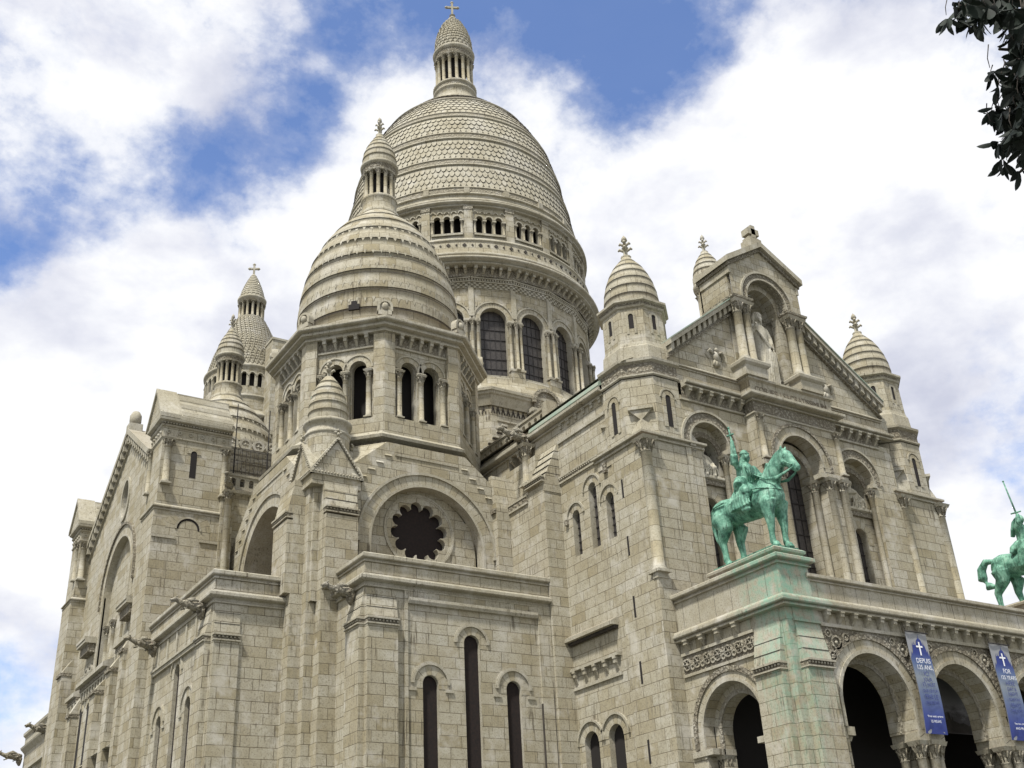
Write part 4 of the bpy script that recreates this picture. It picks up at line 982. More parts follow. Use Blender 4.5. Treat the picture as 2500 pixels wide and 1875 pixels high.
# corner pinnacle over the pier
b = MB(); px_, py_ = 20.85, 49.1; hh = 1.32
b.box(px_-hh, px_+hh, py_-hh, py_+hh, 22.8, 23.42, 'ashlar')
for a in (-90, 180, 0, 90):
    f = Frame(px_, py_, a); 
    f = Frame(px_+hh*cos(radians(a)), py_+hh*sin(radians(a)), a)
    b.fprism(f, [(-hh-.02, 23.42), (hh+.02, 23.42), (0, 25.25)], -1.6, .0, 'small')
    b.fbox(f, -hh-.1, hh+.1, 23.30, 23.44, -.1, .12, 'trim'); beads(b, f, -hh, hh, 23.42, .065, .165, .12)
    for s in (-1, 1):
        q = [(s*(hh+.06), 23.44), (s*(hh+.06), 23.58), (0, 25.5), (0, 25.32)]
        b.fprism(f, q if s > 0 else q[::-1], -.5, .10, 'trim'); beads(b, f, s*hh*.96, s*.06, 23.5, .055, .16, .12, v1=25.32)
    b.ball(f.p(0, 25.62, .06), .11, 'trim', 8)
    for u, v in ((.13, 25.72), (-.13, 25.72), (0, 25.86)): b.ball(f.p(u, v, .06), .085, 'trim', 6)
b.lathe(px_, py_, [(1.14, 23.4), (1.14, 25.9)], 28, 'small', uref=1.14)
b.lathe(px_, py_, [(1.14, 25.85), (1.2, 25.9), (1.2, 26.0), (1.1, 26.05), (1.1, 26.35), (1.16, 26.42), (1.26, 26.5), (1.28, 26.62), (1.2, 26.7), (1.02, 26.75)], 32, 'trim')
b.lathe(px_, py_, lipped([(1.0, 26.75), (1.03, 27.3), (1.0, 27.8), (.86, 28.4), (.6, 29.0), (.35, 29.35), (.25, 29.5)], .46, .02), 28, 'domeblk', uref=1.0)
finial(b, px_, py_, 29.4, 1.25, .13)
part(b, 'pinnacle')

# ============================================================ small domes on octagonal belfries
def belfry(CX, CY, full=True, faces=(-90, -135, 180, -45, 135)):
    b = MB(); ap = 5.62; R8 = ap/cos(pi/8); hw = ap*math.tan(pi/8)
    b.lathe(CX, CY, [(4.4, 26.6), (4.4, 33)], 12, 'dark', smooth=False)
    for a in (-135, -90, -45, 0, 45, 90, 135, 180):
        f = Frame(CX+ap*cos(radians(a)), CY+ap*sin(radians(a)), a)
        if a not in faces: b.panel(f, rectp(-hw, hw, 26.6, 33.2), [], 0, 0, 'ashlar'); continue
        b.panel(f, rectp(-hw, hw, 26.6, 33.2), [rectp(-1.68, 1.68, 27.85, 33.1)], 0, .28, 'ashlar', 'ashlar')
        f2 = Frame(CX+(ap-.26)*cos(radians(a)), CY+(ap-.26)*sin(radians(a)), a)
        b.panel(f2, rectp(-1.7, 1.7, 27.6, 33.15), [archp(s*.70, 1.02, 27.95, 31.05, 12) for s in (-1, 1)], 0, .30, 'ashlar', 'trim')
        f3 = Frame(CX+(ap-.5)*cos(radians(a)), CY+(ap-.5)*sin(radians(a)), a)
        b.panel(f3, rectp(-1.7, 1.7, 27.6, 33.15), [archp(s*.70, .88, 28.0, 31.1, 12) for s in (-1, 1)], 0, .32, 'ashlar', 'trim')
        b.fbox(f, -1.75, 1.75, 27.72, 27.95, -.3, -.02, 'trim', dt=-.2)
        for s in (-1, 1):
            b.ring(f2, s*.70, 31.05, .49, .80, -.01, .03, 'vous', 14); b.ring(f2, s*.70, 31.05, .80, .90, -.01, .09, 'trim', 16)
            b.fbox(f2, s*1.42-.26, s*1.42+.26, 30.78, 30.94, 0, .18, 'trim')
        b.fbox(f2, -.26, .26, 30.78, 30.94, 0, .22, 'trim')
        b.panel(f2, rectp(-1.68, 1.68, 32.35, 33.0), [], .04, 0, 'carved'); b.fbox(f2, -1.68, 1.68, 32.25, 32.36, 0, .12, 'trim')
        b.corbels(f2, lin(-1.25, 1.25, 5), 32.42, 33.1, .2, .34, 'trim')
    b.lathe(CX, CY, [(R8, 33.05), (R8+.14, 33.06), (R8+.15, 33.15), (R8+.08, 33.19), (R8+.08, 33.27), (R8+.40, 33.32), (R8+.42, 33.42), (R8+.36, 33.46), (R8+.36, 33.52), (R8+.62, 33.56), (R8+.66, 33.62), (R8+.66, 33.76), (R8+.5, 33.84), (R8+.2, 33.88), (R8+.14, 34.05), (5.1, 34.1)], 8, 'trim', off=22.5, smooth=False)
    # shell acroteria
    for k in range(8):
        a = radians(22.5+45*k); x, y = CX+(R8+.22)*cos(a), CY+(R8+.22)*sin(a); f = Frame(x, y, degrees(a))
        b.fbox(f, -.38, .38, 33.95, 34.25, -.35, .1, 'trim'); b.ring(f, 0, 34.5, .0, .42, -.3, .0, 'trim', 12, legs=34.2); b.ring(f, 0, 34.5, .3, .44, -.3, .10, 'trim', 12, legs=34.2)
        b.ball(f.p(0, 34.5, .04), (.2, .2, .26), 'trim', 8)
    o = part(b, 'belfry')
    for a in faces:
        ff = Frame(CX+(ap-.16)*cos(radians(a)), CY+(ap-.16)*sin(radians(a)), a)
        for u in (-1.36, 0, 1.36):
            p = ff.p(u, 0, 0); column(p.x, p.y, 27.9, 30.8, .15, o, .45, rot=a)
    # dome
    b = MB()
    prof = [(4.9, 34.0), (4.97, 35.2), (4.97, 36.4), (4.92, 37.5), (4.74, 38.9), (4.28, 40.6), (3.55, 42.2), (2.7, 43.45), (1.95, 44.2), (1.45, 44.65), (1.2, 45.0)]
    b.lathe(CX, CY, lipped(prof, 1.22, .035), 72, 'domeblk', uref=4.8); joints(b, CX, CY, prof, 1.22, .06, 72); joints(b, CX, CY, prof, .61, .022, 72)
    # bands of incised triangles
    for z in (35.8, 37.0, 38.2, 39.35, 40.5, 41.6):
        for (ra, za), (rb, zb) in zip(prof, prof[1:]):
            if za <= z <= zb: r = ra+(rb-ra)*(z-za)/(zb-za)+.03
        n = int(r*13)
        for i in range(n):
            a = radians(-180+i*360/n)
            if not (-175 < degrees(a) < 20): continue
            f = Frame(CX+r*cos(a), CY+r*sin(a), degrees(a)); tilt = (5.0-r)*.16
            zt_ = .2; zz = (i % 2)*.06; b.face([f.p(-.10, z+.13+zz, .015-tilt*.5), f.p(.10, z+.13+zz, .015-tilt*.5), f.p(0, z-.13, .03)], 'trim'); b.face([f.p(-.10, z+.13+zz, .015-tilt*.5), f.p(0, z-.13, .03), f.p(0, z-.16, -.1), f.p(-.13, z+.17, -.2)], 'trim'); b.face([f.p(.10, z+.13+zz, .015-tilt*.5), f.p(0, z-.13, .03), f.p(0, z-.16, -.1), f.p(.13, z+.17, -.2)], 'trim')
    a = radians(-132); f = Frame(CX+4.97*cos(a), CY+4.97*sin(a), -132)
    if full: b.fbox(f, -.32, .32, 35.15, 35.5, -.3, .13, 'dark'); b.fbox(f, -.16, .16, 35.5, 35.72, -.3, .13, 'dark')
    part(b, 'small_dome')
    # lantern
    b = MB()
    b.lathe(CX, CY, [(1.3, 44.9), (1.32, 45.1), (1.22, 45.2), (1.14, 45.3), (1.12, 46.0), (1.18, 46.1), (1.22, 46.2), (1.2, 46.3), (1.1, 46.34)], 36, 'small', uref=1.1)
    b.lathe(CX, CY, [(.55, 46.3), (.55, 48.5)], 16, 'dark')
    b.lathe(CX, CY, [(1.08, 48.38), (1.1, 48.5)], 32, 'trim'); b.lathe(CX, CY, [(1.1, 48.5), (1.16, 48.86)], 32, 'carved')
    b.lathe(CX, CY, [(1.14, 48.84), (1.26, 48.92), (1.28, 49.06), (1.2, 49.14), (1.14, 49.2)], 36, 'trim')
    b.lathe(CX, CY, [(.3, 48.42), (1.08, 48.4)], 16, 'trim')
    b.lathe(CX, CY, lipped([(1.14, 49.18), (1.14, 49.7), (1.05, 50.25), (.85, 50.8), (.55, 51.35), (.28, 51.8), (.2, 52.0)], .5, .02), 32, 'domeblk', uref=1.1)
    finial(b, CX, CY, 51.9, 1.7, .14)
    o = part(b, 'lantern')
    for k in range(12): column(CX+.92*cos(k*pi/6), CY+.92*sin(k*pi/6), 46.32, 48.42, .125, o, .34, rot=k*30)
belfry(26.3, 54.4); belfry(26.4, 84.0, False, (-90, -135, 180))

# ============================================================ great drum and central dome
DX, DY = 42.35, 71.1
b = MB(); NB = 20; ap = 10.4; R20 = ap/cos(pi/NB); hw = ap*math.tan(pi/NB)
R8 = 12.75
b.lathe(DX, DY, [(R8-.35, 24), (R8-.35, 36.3)], 8, 'ashlar', off=22.5, smooth=False)
b.lathe(DX, DY, [(R8-.2, 36.2), (R8-.15, 36.35), (R8+.05, 36.9), (R8+.18, 37.0), (R8+.2, 37.15), (R8+.3, 37.2), (R8+.32, 37.4), (R8+.1, 37.48), (R8-1.2, 37.7)], 8, 'trim', off=22.5, smooth=False)
for a in (-90, -135):
    f = Frame(DX+(R8-.35)*cos(pi/8)*cos(radians(a)), DY+(R8-.35)*cos(pi/8)*sin(radians(a)), a)
    for i in range(22):
        u = -4.6+.42*i
        b.fprism(f, [(u-.16, 35.65), (u-.09, 35.65), (u, 36.02), (u+.09, 35.65), (u+.16, 35.65), (u, 36.2)], .0, .07, 'darkstone')
    for i in range(7):
        for s in (-1, 1):
            u = s*(-4.3-.0+.0)+s*0; u = s*(4.4-.42*i) if False else -4.1-.36*i+1.2; v = 34.9-.5*i
        b.fbox(f, -4.0-.38*i, -3.55-.38*i, 34.7-.5*i, 34.86-.5*i, 0, .18, 'trim'); b.fbox(f, -4.0-.38*i, -3.55-.38*i, 34.58-.5*i, 34.7-.5*i, 0, .06, 'darkstone')
    b.fbox(f, -4.3, -2.6, 35.08, 35.2, 0, .1, 'trim')
b.lathe(DX, DY, [(11.3, 37.5), (11.3, 38.3), (10.9, 38.6), (10.75, 39.1), (10.7, 39.4)], 60, 'ashlar', uref=11)
VIS = [a for a in range(-198, 0, 18) if True]
for k in range(NB):
    a = -90+18*k; f = Frame(DX+ap*cos(radians(a)), DY+ap*sin(radians(a)), a)
    b.panel(f, rectp(-hw, hw, 39.0, 47.2), [archp(0, 2.06, 39.62, 44.42, 18)], 0, .55, 'ashlar', 'trim')
    if -1 <= k <= 4 or k >= 13:
        b.ring(f, 0, 44.42, 1.03, 1.14, -.02, .06, 'trim', 22); b.ring(f, 0, 44.42, 1.14, 1.46, -.01, .02, 'vous', 22); b.ring(f, 0, 44.42, 1.46, 1.58, -.01, .10, 'trim', 22)
        for j in range(15):
            an = pi*(j+.5)/15; b.ball(f.p(1.64*cos(an), 44.42+1.64*sin(an), .04), .06, 'trim', 5)
        for s in (-1, 1): b.fbox(f, s*1.34-.3, s*1.34+.3, 44.1, 44.36, 0, .22, 'trim')
        b.fbox(f, -1.2, 1.2, 39.4, 39.62, -.4, .12, 'trim')
        for j in range(16):
            u = -hw+2*hw*(j+.5)/16; b.fbox(f, u-.05, u+.05, 47.74, 47.90, 0, .16, 'trim')
            u = -hw+2*hw*(j+.5)/16
            for r_ in range(3): b.fbox(f, u-.1*((r_+j) % 2), u+.1-.1*((r_+j+1) % 2)+.0, 47.1+r_*.17, 47.25+r_*.17, 0, .10, 'trim')
        b.fbox(f, -hw, hw, 47.62, 47.72, 0, .14, 'trim'); b.fbox(f, -hw, hw, 47.92, 48.06, 0, .2, 'trim')
        b.corbels(f, [-hw+2*hw*(j+.5)/5 for j in range(5)], 48.1, 48.86, .24, .62, 'trim', .1)
    b.panel(f, rectp(-hw-.03, hw+.03, 47.1, 48.1), [], .02, 0, 'trim')
b.lathe(DX, DY, [(10.72, 48.04), (10.74, 48.8)], 80, 'carved')
b.lathe(DX, DY, [(10.7, 48.82), (11.38, 48.83), (11.40, 48.94), (11.28, 48.98), (11.28, 49.06), (11.68, 49.12), (11.74, 49.18), (11.74, 49.32), (11.55, 49.42), (11.28, 49.46), (11.26, 49.58), (11.42, 49.62), (11.44, 49.68), (11.44, 49.82), (11.1, 50.0)], 100, 'trim')
b.lathe(DX, DY, [(11.1, 49.95), (11.0, 50.5), (10.97, 51.15)], 100, 'ashlar', uref=11); b.lathe(DX, DY, [(10.97, 51.1), (11.06, 51.16), (11.06, 51.28), (10.9, 51.34), (10.85, 51.5)], 100, 'trim')
for k in range(120):
    a = -200+k*3*.6*2*.9; 
    if a > 5: break
    f = Frame(DX+11.0*cos(radians(a)), DY+11.0*sin(radians(a)), a)
    s = .17 if k % 2 else .09
    b.fprism(f, [(0, 50.72-s), (s, 50.72), (0, 50.72+s), (-s, 50.72)], .0, .05, 'darkstone')
# loggia of triple arches between pilasters
for k in range(NB):
    a = -90+18*k; f = Frame(DX+ap*1.018*cos(radians(a)), DY+ap*1.018*sin(radians(a)), a); h2 = ap*1.018*math.tan(pi/NB)
    vis = k <= 4 or k >= 13
    b.panel(f, rectp(-h2, h2, 51.3, 54.7), [archp(u, .56, 52.05, 53.5, 8) for u in (-.78, 0, .78)], 0, .4, 'ashlar', 'trim') if vis else b.panel(f, rectp(-h2, h2, 51.3, 54.7), [], 0, 0, 'ashlar')
    if vis:
        for u in (-.78, 0, .78):
            b.ring(f, u, 53.45, .26, .38, -.01, .08, 'trim', 10)
        b.fbox(f, -1.25, 1.25, 51.86, 52.04, -.1, .16, 'trim')
        for u in (-1.17, -.39, .39, 1.17): b.fbox(f, u-.15, u+.15, 53.18, 53.32, -.05, .2, 'trim')
        for u in lin(-1.1, 1.1, 5): b.ring(f, u, 53.98, .15, .24, -.01, .09, 'trim', 6)
    ax = a+9; g_ = Frame(DX+R20*1.012*cos(radians(ax)), DY+R20*1.012*sin(radians(ax)), ax)
    b.fbox(g_, -.34, .34, 51.3, 54.25, -.3, .16, 'ashlar'); b.fbox(g_, -.38, .38, 54.25, 54.6, -.3, .22, 'carvesoft')
    if k % 1 == 0 and vis:
        b.fbox(g_, -.2, .2, 44.6, 47.1, -.2, -.02, 'trim'); b.fbox(g_, -.55, .55, 38.6, 40.1, -.3, .10, 'ashlar'); b.fbox(g_, -.62, .62, 40.0, 40.16, -.3, .16, 'trim')
b.lathe(DX, DY, [(10.6, 54.58), (10.84, 54.585), (10.86, 54.67), (10.72, 54.70), (10.72, 54.77), (11.0, 54.81), (11.06, 54.86), (11.06, 54.98), (10.9, 55.06), (10.58, 55.1), (10.58, 55.2), (10.72, 55.25), (10.74, 55.3), (10.74, 55.4), (10.45, 55.5)], 100, 'trim')
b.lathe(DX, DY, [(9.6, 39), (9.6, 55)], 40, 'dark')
DRUM = part(b, 'drum')
for k in list(range(0, 5))+list(range(15, 20)):
    a = -90+18*k; f = Frame(DX+(ap-.5)*cos(radians(a)), DY+(ap-.5)*sin(radians(a)), a)
    glazed(f, 0, 2.06, 39.62, 44.42, 0, DRUM, 5, 7, .035)
    ax = a+9
    for du, dr, r in ((-.42, .22, .125), (.42, .22, .125), (0, .42, .12)):
        g_ = Frame(DX+(R20+dr)*cos(radians(ax)), DY+(R20+dr)*sin(radians(ax)), ax); p = g_.p(du, 0, -.12); column(p.x, p.y, 40.1, 44.1, r, DRUM, .5, rot=ax)
    fl = Frame(DX+(ap*1.018+.06)*cos(radians(a)), DY+(ap*1.018+.06)*sin(radians(a)), a)
    for u in (-1.17, -.39, .39, 1.17):
        if k in (17, 18, 19, 0, 1, 2): p = fl.p(u, 0, .0); column(p.x, p.y, 52.04, 53.2, .075, DRUM, .24, rot=a)

b = MB()
DP = [(10.42, 55.45), (10.36, 56.2), (10.2, 57.2), (9.98, 58.6), (9.72, 60.0), (9.46, 61.5), (9.18, 63.0), (8.75, 64.9), (8.15, 66.5), (7.5, 67.85), (6.84, 68.9), (6.0, 70.0), (5.16, 70.9), (4.3, 71.65), (3.6, 72.1), (3.0, 72.5), (2.6, 72.85), (2.3, 73.3), (2.12, 73.8)]
b.lathe(DX, DY, DP, 120, 'scale', uref=9)
LD = [0]
for k in range(1, len(DP)): LD.append(LD[-1]+sqrt((DP[k][0]-DP[k-1][0])**2+(DP[k][1]-DP[k-1][1])**2))
def atD(s):
    for k in range(1, len(DP)):
        if s <= LD[k]+1e-9:
            t_ = (s-LD[k-1])/(LD[k]-LD[k-1]); r = DP[k-1][0]+(DP[k][0]-DP[k-1][0])*t_; z = DP[k-1][1]+(DP[k][1]-DP[k-1][1])*t_
            dr, dz = DP[k][0]-DP[k-1][0], DP[k][1]-DP[k-1][1]; l = sqrt(dr*dr+dz*dz); return r, z, dz/l, -dr/l
    return DP[-1][0], DP[-1][1], 1, 0
TOT = LD[-1]
srng = random.Random(3)
def scales(s0, s1, rows, n):
    """rows of pointed shield tiles, each overlapping the row below"""
    h = (s1-s0)/rows
    for r_ in range(rows):
        top = s0+h*(r_+1); bot = s0+h*r_-h*.12; mid = s0+h*(r_+.45)
        for i in range(n):
            a = 2*pi*(i+.5*(r_ % 2))/n; da = pi/n*.93; dg = degrees(a) % 360
            if 40 < dg < 140: continue
            def pt(s, aa, off):
                r, z, nr, nz_ = atD(s); r2_ = r+nr*off; return (DX+r2_*cos(aa), DY+r2_*sin(aa), z+nz_*off)
            A = pt(top, a-da, .02); B_ = pt(top, a+da, .02); k_ = .75+.4*srng.random(); C_ = pt(mid, a+da, .065*k_); D_ = pt(bot+h*.12, a+da*.55, .085*k_); E_ = pt(bot, a, .10*k_); F_ = pt(bot+h*.12, a-da*.55, .085*k_); G_ = pt(mid, a-da, .065*k_)
            b.face([A, B_, C_, D_, E_, F_, G_], 'scale')
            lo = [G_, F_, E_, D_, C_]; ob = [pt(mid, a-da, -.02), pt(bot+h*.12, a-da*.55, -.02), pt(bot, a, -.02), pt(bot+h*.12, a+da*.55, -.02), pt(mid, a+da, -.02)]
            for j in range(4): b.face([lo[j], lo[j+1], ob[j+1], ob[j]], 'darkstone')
def band(s0, s1, n=90, zig=True):
    for s, o_ in ((s0, .16), (s1-.1, .13)):
        r, z, nr, nz_ = atD(s); r1, z1, nr1, nz1 = atD(s+.12)
        b.lathe(DX, DY, [(r-.05*nr, z-.05*nz_), (r+nr*o_, z+nz_*o_), (r1+nr1*o_, z1+nz1*o_), (r1, z1)], 110, 'trim')
    r, z, nr, nz_ = atD(s0+.1); r1, z1, nr1, nz1 = atD(s1-.05)
    b.lathe(DX, DY, [(r+nr*.06, z+nz_*.06), (r1+nr1*.06, z1+nz1*.06)], 110, 'carvesoft')
band(.55, 1.35); scales(1.4, 3.9, 4, 140); band(3.95, 4.75); scales(4.8, 7.15, 4, 132); band(7.2, 8.0); scales(8.05, 10.3, 4, 120); band(10.35, 11.1)
scales(11.15, 14.4, 6, 96); band(14.45, 15.0); scales(15.05, 17.2, 5, 70); band(17.25, 17.8); scales(17.85, 19.0, 3, 36)
for k in range(20):
    a = radians(-81+18*k); r, z, _, _2 = atD(.9); f = Frame(DX+r*cos(a), DY+r*sin(a), degrees(a)); b.fbox(f, -.22, .22, z-.25, z+.25, -.1, .2, 'trim')
part(b, 'dome')
b = MB()
b.lathe(DX, DY, [(2.5, 73.5), (2.3, 73.9), (2.05, 74.1), (2.0, 74.5)], 48, 'trim'); b.lathe(DX, DY, [(2.0, 74.4), (1.94, 75.0)], 48, 'small', uref=2)
b.lathe(DX, DY, [(1.94, 75.0), (2.06, 75.06), (2.1, 75.2), (2.02, 75.28), (2.0, 75.34)], 48, 'trim'); b.lathe(DX, DY, [(1.98, 75.3), (1.98, 75.7)], 48, 'carvesoft')
b.lathe(DX, DY, [(1.98, 75.68), (2.1, 75.76), (2.1, 75.92), (1.9, 76.0), (1.0, 76.02)], 48, 'trim')
b.lathe(DX, DY, [(1.05, 76), (1.05, 79.5)], 20, 'dark')
for k in range(40): a = 2*pi*k/40; b.ball((DX+2.06*cos(a), DY+2.06*sin(a), 75.98), .07, 'trim', 5)
b.lathe(DX, DY, [(.6, 79.4), (1.82, 79.4), (1.84, 79.55)], 48, 'trim'); b.lathe(DX, DY, [(1.82, 79.55), (1.88, 80.1)], 48, 'carved')
b.lathe(DX, DY, [(1.86, 80.08), (2.02, 80.2), (2.06, 80.4), (2.0, 80.52), (1.8, 80.56)], 48, 'trim')
CP = [(1.76, 80.56), (1.78, 81.3), (1.7, 82.2), (1.52, 83.0), (1.25, 83.75), (.98, 84.35), (.7, 84.8), (.42, 85.15), (.3, 85.3)]
b.lathe(DX, DY, lipped(CP, .34, .05), 40, 'scale', uref=1.7)
for r_ in range(11):
    z = 80.8+r_*.40; rr = 1.80
    for (ra, za), (rb, zb) in zip(CP, CP[1:]):
        if za <= z <= zb: rr = ra+(rb-ra)*(z-za)/(zb-za)+.05
    n = max(8, int(rr*14))
    for i in range(n):
        a = 2*pi*(i+.5*(r_ % 2))/n; f = Frame(DX+rr*cos(a), DY+rr*sin(a), degrees(a)); b.fprism(f, [(-.14, z+.14), (0, z-.14), (.14, z+.14)], -.1, .05, 'scale')
b.lathe(DX, DY, [(.3, 85.25), (.42, 85.35), (.4, 85.5), (.2, 85.6), (.2, 85.9), (.3, 85.95), (.12, 86.1)], 16, 'trim')
cross(b, DX, DY, 86.0, 1.75, 1.15, .2)
LAN = part(b, 'great_lantern')
for k in range(16): column(DX+1.68*cos(k*pi/8), DY+1.68*sin(k*pi/8), 76.0, 79.42, .16, LAN, .5, rot=k*22.5)
# dormer with round arch at the foot of the drum
b = MB(); f = FS(59.35)
b.panel(f, rectp(40.7, 43.2, 34.0, 36.3), [rectp(41.45, 42.25, 34.2, 35.7)], .25, .3, 'trim')
b.fill(f, rectp(41.4, 42.3, 34.1, 35.8), .0, 'glass')
b.panel(f, [(40.9, 36.2), (43.05, 36.2), (43.05, 37.0)]+[(41.98+1.07*cos(pi*k/14), 37.0+1.07*sin(pi*k/14)) for k in range(15)]+[(40.9, 37.0)], [archp(41.98, .95, 36.35, 36.95, 10)], .3, .5, 'carved')
b.fill(f, archp(41.98, 1.0, 36.3, 36.95, 10), -.15, 'darkstone')
b.ring(f, 41.98, 36.95, .95, 1.22, -.6, .42, 'carvesoft', 18, legs=36.9); b.fbox(f, 40.6, 41.3, 36.1, 36.4, -.3, .5, 'trim'); b.fbox(f, 42.7, 43.4, 36.1, 36.4, -.3, .5, 'trim')
DM = part(b, 'dormer')
for x in (40.95, 43.05): column(x, 58.95, 34.2, 36.12, .17, DM, .5)

# ============================================================ west transept front
b = MB(); YS0, YS1, YN0, YN1 = 59.92, 62.25, 79.6, 82.0; XF, XG = 15.23, 16.05
def turret(y0, y1):
    b.box(XF, 19.3, y0, y1, 0, 29.5, 'ashlar'); b.box(XF-.12, 19.3, y0-.1, y1+.1, 0, 25.1, 'ashlar')
    pth = [(XF, y1), (XF, y0), (19.3, y0)]
    b.sweep([(XF-.1, y1+.1), (XF-.1, y0-.1), (19.3, y0-.1)], prof_string(25.2, .14, .26), m='trim')
    b.sweep([(XF, y1), (XF, y0), (19.3, y0)], [(.0, 29.5), (.03, 29.5), (.03, 30.1)], m='ashlar')
    b.sweep(pth, [(0, 29.36), (.08, 29.42), (.08, 29.5), (.02, 29.52)], m='trim')
    for y in lin(y0+.3, y1-.3, 5): b.ball((XF-.04, y, 29.8), .12, 'trim', 6)
    for x in lin(XF+.3, 18.8, 6): b.ring(FS(y0-.03), x, 29.8, .06, .14, 0, .05, 'trim', 8, a0=0, a1=360)
    b.sweep(pth, [(.03, 30.08), (.12, 30.12), (.16, 30.2)], m='trim'); b.sweep(pth, [(.10, 30.18), (.14, 30.36)], m='carved'); b.sweep(pth, [(.14, 30.34), (.34, 30.42), (.36, 30.56), (.2, 30.64), (0, 30.66)], m='trim')
    for x in lin(XF, 19.1, 24): b.ball((x, y0-.2, 30.28), .07, 'trim', 5)
    ym = (y0+y1)/2
    f = Frame(XF-.25, 0, 180); zt = 32.75
    b.fprism(f, [(-y1-.32, 30.62), (-y0+.32, 30.62), (-ym, zt)], -4.3, 0, 'small')
    for s, e in ((-1, -y1-.34), (1, -y0+.34)):
        q = [(e, 30.6), (e, 30.85), (-ym, zt+.26), (-ym, zt)]
        if s > 0: q = [(e, 30.6), (e, 30.85), (-ym, zt+.26), (-ym, zt)][::-1]
        b.fprism(f, q if s < 0 else q, -1.1, .12, 'trim'); b.fprism(f, [(p[0], p[1]-.08) for p in q], -4.2, -1.1, 'trim')
    b.fbox(Frame(XF, 0, 180), -ym-.1, -ym+.1, 32.6, 32.9, -4.1, -.9, 'trim')
    for k in range(3):      # lapped roof slabs
        t0, t1 = k/3, (k+1)/3; ya, yb_ = y0-.32+(ym-y0+.32)*t0, y0-.32+(ym-y0+.32)*t1; za, zb = 30.72+(zt+.12-30.72)*t0, 30.72+(zt+.12-30.72)*t1
        for x0_, x1_ in ((XF+.95, XF+2.3), (XF+2.33, XF+3.2), (XF+3.23, XF+4.0)):
            b.face([(x0_, ya, za+.16), (x1_, ya, za+.16), (x1_, yb_, zb+.03), (x0_, yb_, zb+.03)], 'roofcap'); b.face([(x0_, ya, za), (x1_, ya, za), (x1_, ya, za+.16), (x0_, ya, za+.16)], 'trim')
turret(YS0, YS1); turret(YN0, YN1)
fS_ = FS(YS0)
b.fill(fS_, archp(17.12, .36, 27.15, 28.65, 8), .015, 'dark'); b.ring(fS_, 17.12, 28.65, .18, .4, 0, .04, 'vous', 10)
fS2 = FS(YS0-.1)
for v0, v1, u0, u1 in ((23.3, 23.46, XF-.12, 16.42), (23.3, 23.46, 17.8, 19.3)): b.fbox(fS2, u0, u1, v0, v1, 0, .09, 'trim')
b.ring(fS2, 17.12, 23.95, .66, .76, 0, .05, 'trim', 16); b.ring(fS2, 17.12, 23.95, .55, .66, 0, -.0+.012, 'dark', 16)
b.ring(fS2, 17.12, 23.95, .78, 1.3, 0, .012, 'vous', 16)
b.box(18.85, 19.6, YS0-.25, YS0+.2, 17, 26.9, 'ashlar')
# body of the transept and stepped roof with cresting
b.box(XG+.4, 36, 60.3, 81.5, 0, 27.0, 'ashlar')
n = 20
for i in range(n):
    y = 60.9+i*(71-60.9)/n; z = 27.0+i*(34.55-27.0)/n
    b.box(17.2, 30.5, y, 71.1, z, z+(34.55-27.0)/n, 'roofstone')
    for x in [17.4+((i*37) % 9)*.13+j*1.15 for j in range(11)]: b.box(x, x+.5, y-.02, y+.1, z+.05, z+.2, 'trim')
b.box(17.2, 30.5, 71.0, 81.5, 27, 27.6, 'small')
b.face([(17.2, 71.2, 34.5), (30.5, 71.2, 34.5), (30.5, 81.5, 27.4), (17.2, 81.5, 27.4)], 'small')
fr = FS(71.0)
for i in range(13): u = 18.0+i*.98; b.ring(fr, u, 35.1, .28, .46, -.1, .1, 'trim', 16, a0=0, a1=360); b.ball(fr.p(u, 35.1, 0), .12, 'trim', 6); b.fbox(fr, u-.26, u+.26, 35.05, 35.15, -.05, .05, 'trim'); b.fbox(fr, u-.05, u+.05, 34.85, 35.35, -.05, .05, 'trim')
b.fbox(fr, 17.4, 30, 34.5, 34.68, -.2, .2, 'trim')
baluster_rail(b, FS(60.42), 18.9, 24.5, 27.2, 27.95, .55, .2)
b.sweep([(18.9, 60.42), (26, 60.42)], [(0, 26.6), (.1, 26.66), (.3, 26.78), (.34, 26.95), (.2, 27.02), (0, 27.05)], m='trim')
# gable wall with great arch and oval light
fg = FW(XG)
AC, AS, ARo, ARi = -70.6, 23.7, 4.0, 3.1
b.panel(fg, [(-YN0, 0), (-YS1, 0), (-YS1, 28.6), (-71, 33.9), (-YN0, 28.4)], [archp(AC, 2*ARi, 17.8, AS, 22), [( -70.9+.75*cos(2*pi*k/20), 29.6+1.25*sin(2*pi*k/20)) for k in range(20)]], 0, .6, 'ashlar', 'trim')
b.ring(fg, AC, AS, ARi, ARi+.12, -.1, .08, 'trim', 30, legs=18.6); b.ring(fg, AC, AS, ARi+.12, ARo-.15, -.02, .04, 'vous', 30, legs=18.6); b.ring(fg, AC, AS, ARo-.15, ARo, -.02, .15, 'carved', 30, legs=23.0)
for k in range(28):
    a0, a1 = 2*pi*k/28, 2*pi*(k+1)/28
    b.fprism(fg, [(-70.9+.8*cos(a0), 29.6+1.3*sin(a0)), (-70.9+1.05*cos(a0), 29.6+1.55*sin(a0)), (-70.9+1.05*cos(a1), 29.6+1.55*sin(a1)), (-70.9+.8*cos(a1), 29.6+1.3*sin(a1))], 0, .1, 'trim')
b.fill(fg, [(-70.9+.8*cos(2*pi*k/20), 29.6+1.3*sin(2*pi*k/20)) for k in range(20)], -.55, 'dark')
f2 = FW(XG+.6)
lw = [(AC-2.05, 1.1, 22.4), (AC, 1.35, 24.4), (AC+2.05, 1.1, 22.4)]
b.panel(f2, archp(AC, 2*ARi+.05, 17.5, AS, 22), [archp(u, w, 18.2, v, 12) for u, w, v in lw], 0, .5, 'ashlar', 'trim')
